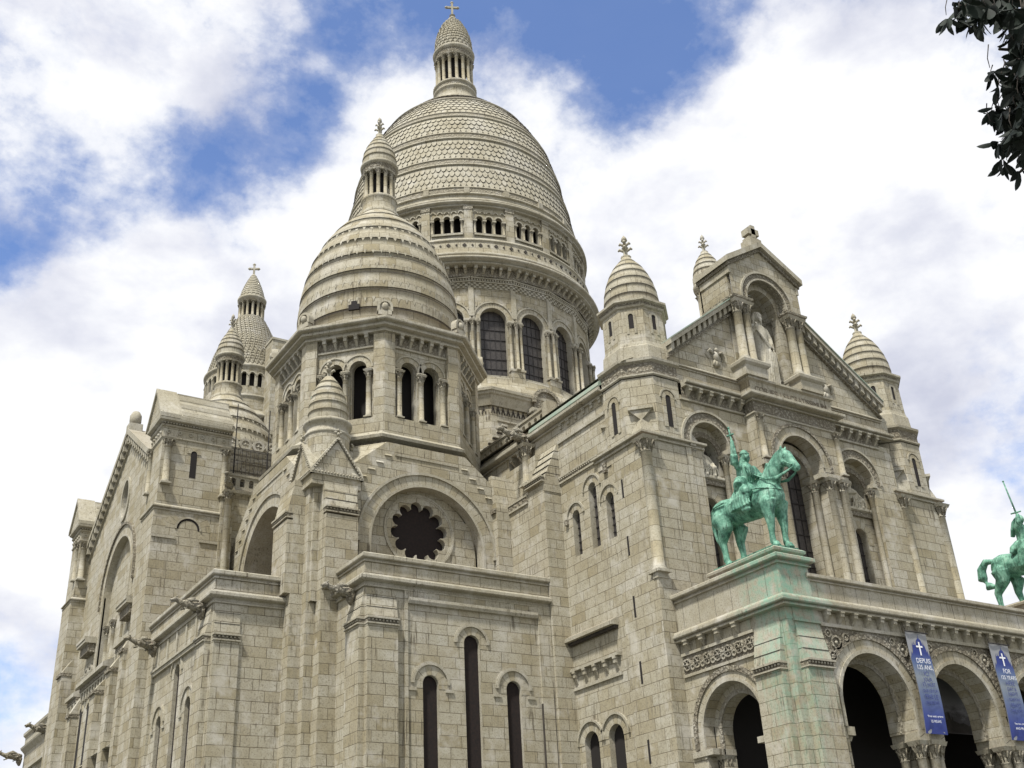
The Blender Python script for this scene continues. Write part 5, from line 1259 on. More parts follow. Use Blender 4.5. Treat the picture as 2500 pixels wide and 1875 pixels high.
for u, w, v in lw: b.ring(f2, u, v, w/2, w/2+.3, -.01, .04, 'vous', 14); b.ring(f2, u, v, w/2+.3, w/2+.4, -.01, .12, 'trim', 14, legs=v-.4); b.fill(f2, archp(u, w, 18.2, v, 10), -.45, 'dark')
for u in (AC-2.75, AC-1.1, AC+1.1, AC+2.75): b.fbox(f2, u-.34, u+.34, 21.7, 21.95, 0, .3, 'trim')
for s, u0, v0, u1, v1 in ((1, -62.0, 28.5, -71, 34.3), (-1, -80.0, 28.3, -71, 34.3)):
    k_ = 1.17
    q = [(u0, v0), (u0, v0+.42), (u1, v1+.42), (u1, v1)]; b.fprism(fg, q if s < 0 else q[::-1], -.9, .42, 'trim')
    q = [(u0, v0-.55), (u0, v0), (u1, v1), (u1, v1-.55)]; b.fprism(fg, q if s < 0 else q[::-1], -.5, .04, 'darkstone')
    q = [(u0, v0-.66), (u0, v0-.55), (u1, v1-.55), (u1, v1-.66)]; b.fprism(fg, q if s < 0 else q[::-1], -.5, .14, 'trim')
    nn = 17
    for i in range(nn):
        t_ = (i+.5)/nn; u = u0+(u1-u0)*t_; v = v0+(v1-v0)*t_; b.fbox(fg, u-.13, u+.13, v-.48, v+.05, 0, .36, 'trim')
b.box(XG-.4, XG+.5, 70.6, 71.4, 34.2, 35.0, 'trim'); b.ball((XG+.05, 71.0, 35.45), (.42, .5, .62), 'trim', 10)
# small relieving arches and strips beside the great arch, balcony on corbels
for u0, u1 in ((-66.9, -64.6), (-76.6, -74.3)):
    b.fbox(fg, u0, u1, 20.9, 21.1, 0, .75, 'trim'); b.fbox(fg, u0+.1, u1-.1, 20.35, 20.9, 0, .5, 'carved'); b.fbox(fg, u0, u1, 21.1, 21.3, 0, .8, 'trim')
    um = (u0+u1)/2
    for s in (-.5, .5): b.fill(fg, archp(um+s, .5, 17.5, 19.3, 8), .02, 'dark'); b.ring(fg, um+s, 19.3, .25, .42, 0, .12, 'trim', 10, legs=19.0)
    for s in (-1, 0, 1): b.lathe(XG-.12, -(um+s), [(.11, 17.5), (.11, 18.9), (.2, 19.05), (.2, 19.15)], 8, 'trim')
# lower stage in front of the gable wall
b.box(15.35, XG+.3, YS1, YN0, 0, 17.3, 'ashlar')
fl = FW(15.35)
for u0, u1, z, d in ((-73.1, -66.6, 17.9, .5), (-76.6, -74.3, 17.7, .35), (-65.5, -62.4, 18.6, .3)):
    b.fbox(fl, u0, u1, z-.25, z, -.4, d, 'trim'); b.fbox(fl, u0, u1, z, z+.5, -.7, d, 'trim', dt=-.5); b.fbox(fl, u0, u1, z-.5, z-.25, -.3, d*.5, 'carved'); b.fbox(fl, u0, u1, z-.62, z-.5, -.3, d*.4, 'trim')
    for u in lin(u0+.3, u1-.3, max(2, int((u1-u0)/.6))): b.fbox(fl, u-.1, u+.1, z-1.15, z-.62, -.1, .2, 'trim')
for u in (-69.0, -71.2, -73.0): b.fill(fl, archp(u, .55, 6, 16.2, 10), .015, 'dark'); b.ring(fl, u, 16.2, .28, .5, 0, .06, 'vous', 12)
for u0, u1, zt, d in ((-67.6, -66.5, 17.2, .75), (-65.0, -64.0, 17.9, .6), (-78.6, -77.3, 20.5, .6), (-74.4, -73.6, 17.2, .5), (-63.0, -62.3, 18.6, .45)):
    b.fbox(fl, u0, u1, 0, zt-.9, -.05, d, 'ashlar'); b.fbox(fl, u0, u1, zt-.9, zt, -.05, d, 'ashlar', dt=.02); b.fbox(fl, u0-.04, u1+.04, zt-1.15, zt-.95, 0, d+.12, 'carved')
b.fill(fl, archp(-63.5, .42, 8, 14.5, 8), .02, 'dark')
for u0, u1, z in ((-66.5, -63.2, 12.6), (-71.6, -67.8, 12.4)):
    b.fbox(fl, u0, u1, z, z+.4, -.3, .6, 'trim', dt=.1); b.fbox(fl, u0, u1, z-1.6, z, -.1, .02, 'darkstone')
TR = part(b, 'transept')
for x, y, z0, z1, r in ((XF+.35, YS0-.06, 26.5, 29.32, .2), (18.95, YS0-.1, 26.2, 29.3, .17), (XF-.04, YS1-.3, 26.5, 29.32, .15), (XF+.3, YN0-.06, 26.5, 29.32, .2), (XF-.04, YN0+.35, 26.5, 29.32, .15), (19.2, YS0-.45, 17.4, 26.5, .2)): column(x, y, z0, z1, r, TR, .5)
for u in (AC-2.75, AC-1.1, AC+1.1, AC+2.75): column(XG+.42, -u, 17.9, 21.72, .2, TR, .55)
gargoyle(19.2, 59.35, 26.75, -120, 1.3, ROOT, .25, 1.2)
# iron trellis in front of the stepped roof
b = MB(); f = FS(61.4)
for i in range(22): u = 19.2+i*.26; b.fbox(f, u, u+.018, 27.6, 30.2, 0, .02, 'iron')
for v in (28.0, 28.7, 29.4, 30.15): b.fbox(f, 19.2, 24.8, v, v+.02, 0, .02, 'iron')
for u in (20.0, 22.1): b.fbox(f, u, u+.05, 27.2, 33.2, 0, .05, 'iron')
part(b, 'trellis')

# north-west chapel beyond the transept
b = MB(); b.box(15.75, 21, 82, 92.6, 0, 18.0, 'ashlar')
b.sweep([(15.75, 92.6), (15.75, 82)], [(0, 16.86), (.1, 16.98), (.3, 17.18), (.34, 17.3), (.1, 17.42), (.08, 17.46), (.08, 18.02), (.24, 18.16), (.26, 18.34), (.18, 18.42), (-.5, 18.46)], m='trim')
b.fbox(FW(15.75), -91, -83, 15.4, 15.6, 0, .25, 'trim'); b.fill(FW(15.75), archp(-86, .9, 4, 12.8, 10), .02, 'dark'); b.ring(FW(15.75), -86, 12.8, .86, 1.0, 0, .1, 'trim', 12)
b.box(15.3, 15.9, 91.2, 92.7, 0, 15.2, 'ashlar'); b.box(14.6, 21, 92.6, 110, 0, 12, 'ashlar')
part(b, 'chapel')
gargoyle(15.5, 83.2, 16.95, 200, 1.8, ROOT, .02); gargoyle(15.4, 92.2, 16.6, 192, 1.8, ROOT, .0)

# ============================================================ bell tower behind the apse
BX, BY = 42.35, 127.0
b = MB()
b.box(BX-5.6, BX+5.6, BY-5.6, BY+5.6, 0, 60.5, 'ashlar')
b.lathe(BX, BY, [(8.0, 60), (8.0, 61.0), (7.8, 61.1)], 4, 'trim', off=45, smooth=False)
b.lathe(BX, BY, [(5.6, 60.5), (5.6, 61.6)], 60, 'ashlar', uref=5.6); b.lathe(BX, BY, [(5.6, 61.6), (5.8, 61.7), (5.8, 61.85), (5.65, 61.95)], 60, 'trim'); b.lathe(BX, BY, [(5.62, 61.95), (5.62, 62.6)], 60, 'carved')
for k in range(44): a = 360*k/44; b.corbels(Frame(BX+5.6*cos(radians(a)), BY+5.6*sin(radians(a)), a), [0], 62.1, 62.8, .3, .35, 'trim')
b.lathe(BX, BY, [(5.62, 62.75), (6.1, 62.9), (6.1, 63.2), (5.7, 63.4), (5.5, 63.9)], 60, 'trim'); b.lathe(BX, BY, [(5.4, 63.8), (5.38, 65.7)], 60, 'ashlar', uref=5.4)
b.lathe(BX, BY, [(5.38, 65.6), (5.55, 65.75), (5.55, 65.95), (5.4, 66.05)], 60, 'trim')
NBt = 32; at_ = 5.2
for k in range(NBt):
    a = 360*k/NBt; f = Frame(BX+at_*cos(radians(a)), BY+at_*sin(radians(a)), a); h_ = at_*math.tan(pi/NBt)
    b.panel(f, rectp(-h_, h_, 66, 70.0), [archp(0, .6, 67.3, 68.95, 8)], 0, .35, 'small', 'trim'); b.ring(f, 0, 68.95, .3, .46, 0, .09, 'trim', 10)
    b.fbox(f, -h_, -h_+.12, 67.3, 68.9, 0, .09, 'trim'); b.fbox(f, -h_-.08, -h_+.14, 68.75, 68.95, 0, .14, 'trim')
b.lathe(BX, BY, [(4.6, 66), (4.6, 70)], 30, 'dark')
b.lathe(BX, BY, [(5.2, 69.9), (5.45, 70.05), (5.5, 70.3), (5.3, 70.45), (5.1, 70.5)], 60, 'trim')
CN = [(5.1, 70.5), (4.85, 71.6), (4.45, 73.2), (3.8, 75.1), (3.0, 77.0), (2.4, 78.3), (1.95, 79.2), (1.8, 79.5)]
b.lathe(BX, BY, lipped(CN, .5, .05), 60, 'scale', uref=4)
for r_ in range(22):
    z = 70.75+r_*.4; rr = 0
    for (ra, za), (rb, zb) in zip(CN, CN[1:]):
        if za <= z <= zb: rr = ra+(rb-ra)*(z-za)/(zb-za)+.06
    n = max(12, int(rr*11))
    for i in range(n):
        a = 2*pi*(i+.5*(r_ % 2))/n; dg = degrees(a) % 360
        if 30 < dg < 150: continue
        f = Frame(BX+rr*cos(a), BY+rr*sin(a), dg); b.fprism(f, [(-.2, z+.16), (0, z-.18), (.2, z+.16)], -.2, .07, 'scale')
b.lathe(BX, BY, [(1.8, 79.4), (1.9, 79.55), (1.8, 79.7), (1.0, 79.72)], 36, 'trim'); b.lathe(BX, BY, [(.9, 79.6), (.9, 82.2)], 16, 'dark')
b.lathe(BX, BY, [(.5, 82.1), (1.75, 82.1), (1.8, 82.5), (1.92, 82.6), (1.95, 82.85), (1.7, 82.95)], 36, 'trim')
b.lathe(BX, BY, lipped([(1.68, 82.95), (1.5, 84.0), (1.15, 85.1), (.7, 86.2), (.35, 86.9), (.25, 87.1)], .4, .04), 32, 'scale', uref=1.7)
for r_ in range(9):
    z = 83.2+r_*.4; rr = 1.7-(z-83)*.37
    n = max(8, int(rr*12))
    for i in range(n): a = 2*pi*(i+.5*(r_ % 2))/n; f = Frame(BX+rr*cos(a), BY+rr*sin(a), degrees(a)); b.fprism(f, [(-.16, z+.14), (0, z-.16), (.16, z+.14)], -.2, .10, 'scale')
cross(b, BX, BY, 87.0, 1.8, 1.2, .26)
b.box(BX+1.2, BX+4.4, BY-6.0, BY-3, 66, 76.2, 'ashlar') if False else None
BT = part(b, 'bell_tower')
for k in range(14): column(BX+1.58*cos(2*pi*k/14), BY+1.58*sin(2*pi*k/14), 79.7, 82.12, .17, BT, .36, rot=k*360/14)
b = MB(); b.box(42.9, 46.5, 119.5, 122.0, 60, 73.4, 'ashlar'); b.box(42.8, 46.6, 119.4, 122.1, 73.3, 73.6, 'trim'); part(b, 'chimney')

# ============================================================ statues
def remesh(o, vox, smooth=2):
    m = o.modifiers.new('remesh', 'REMESH'); m.mode = 'VOXEL'; m.voxel_size = vox; m.use_smooth_shade = True
    if smooth: s = o.modifiers.new('smooth', 'SMOOTH'); s.iterations = smooth; s.factor = .5
def limb(b, pts, rad, m='bronze', n=12):
    b.tube(pts, rad, m, n)
    for p, r in zip(pts, rad):
        rr = r if isinstance(r, tuple) else (r, r)
        b.ball(p, (min(rr), min(rr), min(rr)), m, 10)

def horse(P, step=False):
    """P(l forward, w sideways (minus = near, right flank), z up)"""
    b = MB()
    # trunk: deep chest, tucked belly, round croup
    sec = [(-2.02, 2.55, .32, .36), (-1.82, 2.52, .55, .57), (-1.45, 2.50, .63, .66), (-.95, 2.44, .58, .62), (-.35, 2.36, .58, .62), (.35, 2.30, .60, .64), (1.0, 2.33, .58, .68), (1.42, 2.42, .53, .69), (1.74, 2.50, .38, .52), (1.88, 2.52, .20, .32)]
    b.tube([P(l, 0, z) for l, z, a, c in sec], [(a, c) for l, z, a, c in sec], 'bronze', 18)
    for w in (-1, 1):
        b.ball(P(-1.45, w*.27, 2.42), (.38, .58, .62), 'bronze', 12); b.ball(P(1.28, w*.29, 2.30), (.30, .46, .56), 'bronze', 12)
        b.ball(P(1.64, w*.21, 2.30), (.24, .24, .32), 'bronze', 10)
    # neck and head
    b.tube([P(1.15, 0, 2.75), P(1.55, 0, 3.15), P(1.96, 0, 3.58), P(2.28, 0, 3.88), P(2.46, 0, 3.98)], [(.38, .56), (.32, .52), (.25, .42), (.20, .32), (.17, .24)], 'bronze', 14)
    b.tube([P(2.34, 0, 3.86), P(2.58, 0, 3.66), P(2.80, 0, 3.38), P(2.99, 0, 3.13), P(3.10, 0, 2.98)], [(.21, .30), (.22, .32), (.16, .22), (.14, .17), (.13, .14)], 'bronze', 12)
    b.ball(P(2.50, 0, 3.52), (.19, .26, .24), 'bronze', 10); b.ball(P(3.06, 0, 2.96), (.12, .12, .10), 'bronze', 8)
    b.tube([P(2.66, 0, 3.30), P(2.90, 0, 3.02), P(3.0, 0, 2.90)], [.15, .10, .075], 'bronze', 8)
    for w in (-1, 1):
        b.tube([P(2.40, w*.11, 4.0), P(2.46, w*.14, 4.16), P(2.50, w*.13, 4.28)], [.07, .06, .015], 'bronze', 6)
        b.ball(P(2.62, w*.19, 3.66), .06, 'bronze', 6); b.ball(P(3.08, w*.10, 3.02), .045, 'bronze', 6); b.ball(P(2.5, w*.16, 3.44), .15, 'bronze', 8)
    # mane crest
    b.tube([P(1.20, 0, 3.34), P(1.56, 0, 3.70), P(1.98, 0, 3.99), P(2.38, 0, 4.12), P(2.56, 0, 4.02)], [.07, .11, .11, .09, .06], 'bronze', 8)
    # tail
    if step: b.tube([P(-2.0, 0, 2.95), P(-2.45, 0, 3.05), P(-2.80, 0, 2.7), P(-2.85, 0, 2.2), P(-2.6, 0, 1.75), P(-2.2, 0, 1.62)], [.13, .19, .24, .27, .24, .1], 'bronze', 10)
    else: b.tube([P(-2.0, 0, 2.9), P(-2.22, 0, 2.6), P(-2.24, 0, 2.1), P(-2.12, 0, 1.5), P(-2.0, 0, 1.05)], [.12, .17, .18, .15, .05], 'bronze', 10)
    # hind legs: stifle, hock, cannon, fetlock, hoof
    hind = [(-.36, 0.0), (.36, .38)] if not step else [(-.36, -.45), (.36, .35)]
    for w, dl in hind:
        limb(b, [P(-1.45, w, 2.2), P(-1.26+dl*.5, w*1.05, 1.68), P(-1.55+dl*.9, w, 1.10), P(-1.49+dl, w*.95, .62), P(-1.48+dl, w*.92, .30), P(-1.36+dl, w*.92, .14)], [(.42, .58), (.31, .38), (.16, .21), .135, .15, .15], 'bronze')
        b.tube([P(-1.30+dl*.4, w, 1.75), P(-1.52+dl*.9, w, 1.15)], [(.28, .34), (.15, .19)], 'bronze', 12)
        b.tube([P(-1.40+dl, w*.92, .22), P(-1.30+dl, w*.92, -.02)], [.15, .21], 'bronze', 12)
    fore = [(-.36, 0.0), (.36, .10)] if not step else [(-.36, .2), (.36, .9)]
    for w, dl in fore:
        if step and dl > .5:
            limb(b, [P(1.45, w, 2.0), P(1.85, w, 1.55), P(2.35, w*.95, 1.35), P(2.45, w*.9, .92), P(2.30, w*.9, .7)], [(.26, .36), (.18, .2), .13, .09, .1], 'bronze'); b.tube([P(2.32, w*.9, .74), P(2.26, w*.9, .5)], [.1, .16], 'bronze', 10); continue
        limb(b, [P(1.42, w, 2.05), P(1.40+dl*.3, w, 1.55), P(1.42+dl*.6, w*.97, 1.02), P(1.37+dl*.8, w*.93, .60), P(1.37+dl, w*.92, .28), P(1.46+dl, w*.92, .14)], [(.30, .44), (.22, .29), .17, .125, .14, .145], 'bronze')
        b.tube([P(1.46+dl, w*.92, .22), P(1.55+dl, w*.92, -.02)], [.15, .205], 'bronze', 12)
    o = b.build('horse'); remesh(o, .045); return o
def harness(P):
    b = MB()
    b.tube([P(2.98, -.15, 3.08), P(2.62, -.26, 2.95), P(2.15, -.34, 2.86), P(1.6, -.42, 2.98), P(.85, -.30, 3.5)], [.03, (.03, .07), (.03, .09), (.03, .05), .025], 'bronze', 6)
    b.tube([P(2.98, .15, 3.08), P(2.62, .26, 2.95), P(2.15, .34, 2.86), P(1.6, .42, 2.98), P(.85, .30, 3.5)], [.03, (.03, .07), (.03, .09), (.03, .05), .025], 'bronze', 6)
    for pts in ([P(2.94, w*.16, 3.22) for w in (-1, 0, 1)], [P(2.56, -.24, 3.78), P(2.66, -.24, 3.4), P(2.93, -.17, 3.2)]): b.tube(pts, .03, 'bronze', 5)
    b.tube([P(-.9, -.62, 2.75), P(-1.5, -.67, 2.7), P(-1.96, -.42, 2.6), P(-2.08, 0, 2.6), P(-1.96, .42, 2.6), P(-1.5, .67, 2.7)], .045, 'bronze', 6)
    b.tube([P(.9, -.62, 2.75), P(1.45, -.56, 2.62), P(1.82, -.27, 2.5), P(1.93, 0, 2.48), P(1.82, .27, 2.5)], .045, 'bronze', 6)
    o = b.build('harness'); remesh(o, .022, 0); return o

def rider_king(P):
    b = MB()
    # hips, torso, chest
    b.tube([P(.05, 0, 2.95), P(.0, 0, 3.35), P(.06, 0, 3.75), P(.10, 0, 4.10), P(.10, 0, 4.30)], [(.52, .46), (.40, .34), (.44, .36), (.46, .34), (.26, .22)], 'bronze', 14)
    b.tube([P(.10, 0, 4.25), P(.14, 0, 4.48)], [.17, .14], 'bronze', 10)
    b.ball(P(.20, 0, 4.66), (.165, .20, .23), 'bronze', 14); b.tube([P(.06, 0, 4.2), P(.02, 0, 4.45), P(.08, 0, 4.62)], [(.26, .2), (.19, .16), (.17, .15)], 'bronze', 10)
    b.tube([P(.32, 0, 4.52), P(.36, 0, 4.34)], [(.15, .13), .04], 'bronze', 8)       # beard
    b.tube([P(.37, 0, 4.72), P(.45, 0, 4.60)], [.025, .04], 'bronze', 6); b.tube([P(.36, -.12, 4.735), P(.40, 0, 4.75), P(.36, .12, 4.735)], .032, 'bronze', 6); b.tube([P(.34, -.14, 4.58), P(.40, 0, 4.53), P(.34, .14, 4.58)], .04, 'bronze', 6)
    b.tube([P(.16, 0, 4.76), P(.15, 0, 4.88), P(.14, 0, 4.97)], [(.19, .22), (.16, .18), (.07, .08)], 'bronze', 12)
    for k in range(12):
        a = 2*pi*k/12; b.ball(P(.17+.22*cos(a), .19*sin(a), 4.77), .035, 'bronze', 5)
    # right arm lifted, near side
    limb(b, [P(.12, -.40, 4.12), P(.10, -.60, 4.35), P(.20, -.66, 4.78), P(.18, -.64, 5.18)], [.20, .17, .13, .085], 'bronze')
    b.tube([P(.14, -.46, 4.0), P(.10, -.60, 4.25), P(.20, -.66, 4.60)], [.12, .20, .17], 'bronze', 10); b.ball(P(.18, -.64, 5.24), (.09, .09, .12), 'bronze', 8)
    # left arm forward holding the reins
    limb(b, [P(.14, .42, 4.10), P(.36, .56, 3.72), P(.80, .44, 3.62), P(1.05, .34, 3.86)], [.21, .17, .13, .09], 'bronze')
    b.ball(P(1.10, .34, 3.95), .11, 'bronze', 8)
    # thighs, lower legs, feet
    for w in (-1, 1):
        limb(b, [P(.10, w*.34, 2.98), P(.62, w*.66, 2.72), P(.42, w*.76, 2.15), P(.45, w*.78, 1.95)], [.32, .27, .18, .12], 'bronze')
        b.tube([P(.38, w*.79, 1.93), P(.74, w*.82, 1.86), P(.90, w*.82, 1.86)], [.11, .11, .05], 'bronze', 8)
        b.tube([P(.02, w*.30, 3.45), P(.16, w*.56, 3.0), P(.24, w*.74, 2.5), P(.22, w*.80, 2.02)], [(.30, .34), (.26, .50), (.17, .58), (.12, .64)], 'bronze', 14)
        for k in range(7):
            l = -.28+k*.17; b.tube([P(.0+l*.45, w*.50, 3.30), P(.12+l*.8, w*.80, 2.75), P(.20+l, w*.90, 2.04)], [.03, .055, .065], 'bronze', 6)
    o = b.build('king_rider'); return o
def cloaks(P):
    """cape hanging over the croup and the long skirt over the thigh"""
    b = MB()
    def sheet(rows, th=.06):
        n = len(rows[0])
        for i in range(len(rows)-1):
            for j in range(n-1):
                q = [rows[i][j], rows[i+1][j], rows[i+1][j+1], rows[i][j+1]]
                b.face(q, 'bronze', smooth=True)
                c_ = Vector(P(0, 0, 2.6)); q2 = [Vector(p)+(c_-Vector(p)).normalized()*th for p in q]; b.face(q2[::-1], 'bronze', smooth=True)
    rows = []
    for i in range(11):
        t_ = i/10; z = 4.22-1.85*t_**.9; row = []
        for j in range(15):
            s = -1+2*j/14; w = (.38+.20*t_)*s; l = -.20-.62*t_**1.6+.22*abs(s)**2*(1-t_*.2)+.06*sin(j*2.1)*(.2+t_)
            zz = max(z-.18*abs(s), 3.15-.55*abs(s)**2 if l < -.5 else z-.18*abs(s)); row.append(P(l, w, zz))
        rows.append(row)
    sheet(rows)
    b.tube([P(.44, -.32, 4.05), P(.34, 0, 3.80), P(.30, .25, 3.55)], .05, 'bronze', 6); b.tube([P(.02, -.42, 3.42), P(.36, 0, 3.36), P(.02, .42, 3.42), P(-.3, 0, 3.44), P(.02, -.42, 3.42)], .055, 'bronze', 6)
    for k in range(5): b.tube([P(.38-.05*k, -.30+.12*k, 4.10-.03*k), P(.44, -.2+.13*k, 3.75), P(.34, -.15+.12*k, 3.42)], [.03, .04, .03], 'bronze', 5)
    o = b.build('mantle'); return o
def sword(P, a, c, guard, gw, tilt=0):
    b = MB(); a, c = Vector(a), Vector(c); g_ = a+(c-a)*guard
    b.tube([a, c], [.05, .035], 'bronze', 8)
    b.tube([g_+Vector((0, gw, 0.02)), g_, g_-Vector((0, gw, .02))], [.035, .05, .035], 'bronze', 6)
    b.ball(c, .06, 'bronze', 6); b.ball(g_+Vector((0, gw, .02)), .05, 'bronze', 6); b.ball(g_-Vector((0, gw, .02)), .05, 'bronze', 6)
    return b.build('sword')
OX, OY, OZ = 33.68, 32.72, 16.16
def PK(l, w, z): return (OX+w, OY-l, OZ+z)
rt_ = thing('equestrian_statue', (OX, OY, OZ), 'green bronze bearded rider raising a sword, on a standing horse over the green-stained porch corner', 'statue', 'mounted bronze figures on the porch')
b = MB(); b.box(32.98, 34.36, 30.98, 34.72, 16.04, 16.17, 'bronze'); o = b.build('plinth', rt_)
setp(horse(PK), rt_); setp(harness(PK), rt_)
o = rider_king(PK); remesh(o, .035, 1); setp(o, rt_); setp(cloaks(PK), rt_)
setp(sword(PK, PK(.28, -.62, 4.15), PK(.12, -.66, 5.95), .80, .17), rt_)
O2 = (52.8, 32.35, 16.10)
def PJ(l, w, z): return (O2[0]+w, O2[1]-l, O2[2]+z)
rt2 = thing('equestrian_statue', O2, 'green bronze long haired rider with thin upright sword, on a stepping horse at right edge', 'statue', 'mounted bronze figures on the porch')
setp(horse(PJ, True), rt2); b = MB(); b.box(O2[0]-.7, O2[0]+.7, O2[1]-2.1, O2[1]+1.6, 16.04, 16.12, 'bronze'); b.build('plinth', rt2)
b = MB()
b.tube([PJ(.0, 0, 2.95), PJ(.0, 0, 3.4), PJ(.05, 0, 3.8), PJ(.08, 0, 4.12), PJ(.08, 0, 4.28)], [(.48, .42), (.32, .26), (.36, .32), (.40, .28), (.2, .18)], 'bronze', 14)
b.tube([PJ(.08, 0, 4.2), PJ(.1, 0, 4.45)], [.14, .12], 'bronze', 8); b.ball(PJ(.14, 0, 4.60), (.19, .22, .25), 'bronze', 12); b.ball(PJ(.34, 0, 4.57), .04, 'bronze', 6)
for k in range(9): b.tube([PJ(.05, -.1+.03*k, 4.72), PJ(-.2, -.12+.03*k, 4.5), PJ(-.36-.03*(k % 3), -.14+.035*k, 4.15), PJ(-.52-.05*(k % 2), -.1+.03*k, 3.85)], [.09, .12, .09, .04], 'bronze', 6)
limb(b, [PJ(.08, -.36, 4.1), PJ(.30, -.46, 4.35), PJ(.28, -.34, 4.75)], [.19, .15, .10], 'bronze')
limb(b, [PJ(.1, .38, 4.08), PJ(.5, .52, 3.7), PJ(1.0, .42, 3.9)], [.18, .15, .10], 'bronze'); b.ball(PJ(1.12, .42, 3.98), .11, 'bronze', 8)
b.tube([PJ(-.1, 0, 3.4), PJ(-.35, 0, 3.1), PJ(-.45, 0, 2.85)], [(.44, .24), (.66, .34), (.72, .2)], 'bronze', 14)
for w in (-1, 1):
    limb(b, [PJ(.05, w*.3, 3.05), PJ(.55, w*.66, 2.7), PJ(.42, w*.76, 2.1)], [.34, .3, .2], 'bronze'); b.tube([PJ(.3, w*.5, 3.3), PJ(.35, w*.74, 2.6), PJ(.3, w*.82, 1.95)], [(.2, .3), (.16, .42), (.1, .46)], 'bronze', 10); b.tube([PJ(.38, w*.8, 1.9), PJ(.85, w*.82, 1.82)], [.11, .06], 'bronze', 8)
o = b.build('armoured_rider'); remesh(o, .04, 1); setp(o, rt2)
setp(sword(PJ, PJ(.25, -.34, 4.70), PJ(-.02, -.34, 6.75), .10, .26), rt2)

# draped stone figure in the gable niche
sc = thing('stone_statue', (41.45, 37.45, 28.06), 'tall pale stone bearded figure in a draped robe, standing in the gable niche', 'statue')
b = MB(); sx, sy, sz = 41.42, 37.5, 28.06
def Q(x, y, z): return (sx+x, sy+y, sz+z)
b.tube([Q(.0, 0, .15), Q(0, 0, .5), Q(.02, 0, 1.3), Q(.0, 0, 2.2), Q(-.02, 0, 3.0), Q(-.02, .02, 3.5), Q(-.02, .04, 3.95), Q(0, .04, 4.15)], [(.60, .46), (.62, .46), (.58, .44), (.54, .42), (.50, .38), (.56, .38), (.56, .34), (.24, .2)], 'statue', 18)
b.tube([Q(0, .02, 4.1), Q(0, -.03, 4.36)], [.18, .15], 'statue', 10); b.ball(Q(0, -.06, 4.62), (.25, .28, .34), 'statue', 14)
b.ball(Q(0, .04, 4.70), (.29, .26, .32), 'statue', 12)
for w in (-1, 1): b.tube([Q(w*.22, -.02, 4.78), Q(w*.29, .02, 4.5), Q(w*.3, .02, 4.15)], [.1, .12, .07], 'statue', 8)
b.tube([Q(0, -.26, 4.46), Q(0, -.28, 4.2)], [(.16, .11), .04], 'statue', 8); b.ball(Q(0, -.34, 4.60), (.04, .06, .07), 'statue', 6); b.tube([Q(-.13, -.27, 4.7), Q(.13, -.27, 4.7)], .04, 'statue', 6)
limb(b, [Q(.46, .0, 3.85), Q(.68, -.05, 3.3), Q(.60, -.26, 2.75)], [.21, .18, .11], 'statue'); b.ball(Q(.58, -.32, 2.62), (.08, .09, .13), 'statue', 8)
limb(b, [Q(-.46, .0, 3.9), Q(-.66, -.12, 3.5), Q(-.56, -.36, 3.75)], [.21, .18, .11], 'statue'); b.ball(Q(-.55, -.42, 3.9), (.08, .08, .12), 'statue', 8)
for k in range(9):    # mantle folds sweeping down from the shoulder
    t_ = k/8
    b.tube([Q(-.5+.1*t_, -.3, 3.75-.2*t_), Q(-.25+.25*t_, -.42, 3.1-.1*t_), Q(.25+.25*t_, -.40+.06*t_, 2.55+.1*t_)], [.05, .065, .05], 'statue', 6)
for k in range(8):
    x = -.5+k*.14; b.tube([Q(x*.7+.3, -.42+abs(x)*.1, 2.5-.1*k % .3), Q(x*.95+.12, -.47+abs(x)*.16, 1.4), Q(x*1.15-.02, -.47+abs(x)*.2, .25)], [.04, .07, .085], 'statue', 6)
for w in (-.22, .24): b.tube([Q(w, -.3, .12), Q(w, -.66, .08)], [.13, .09], 'statue', 8)
b.box(sx-.75, sx+.75, sy-.55, sy+.55, sz-.04, sz+.08, 'statue')
o = b.build('figure'); remesh(o, .035, 1); setp(o, sc)

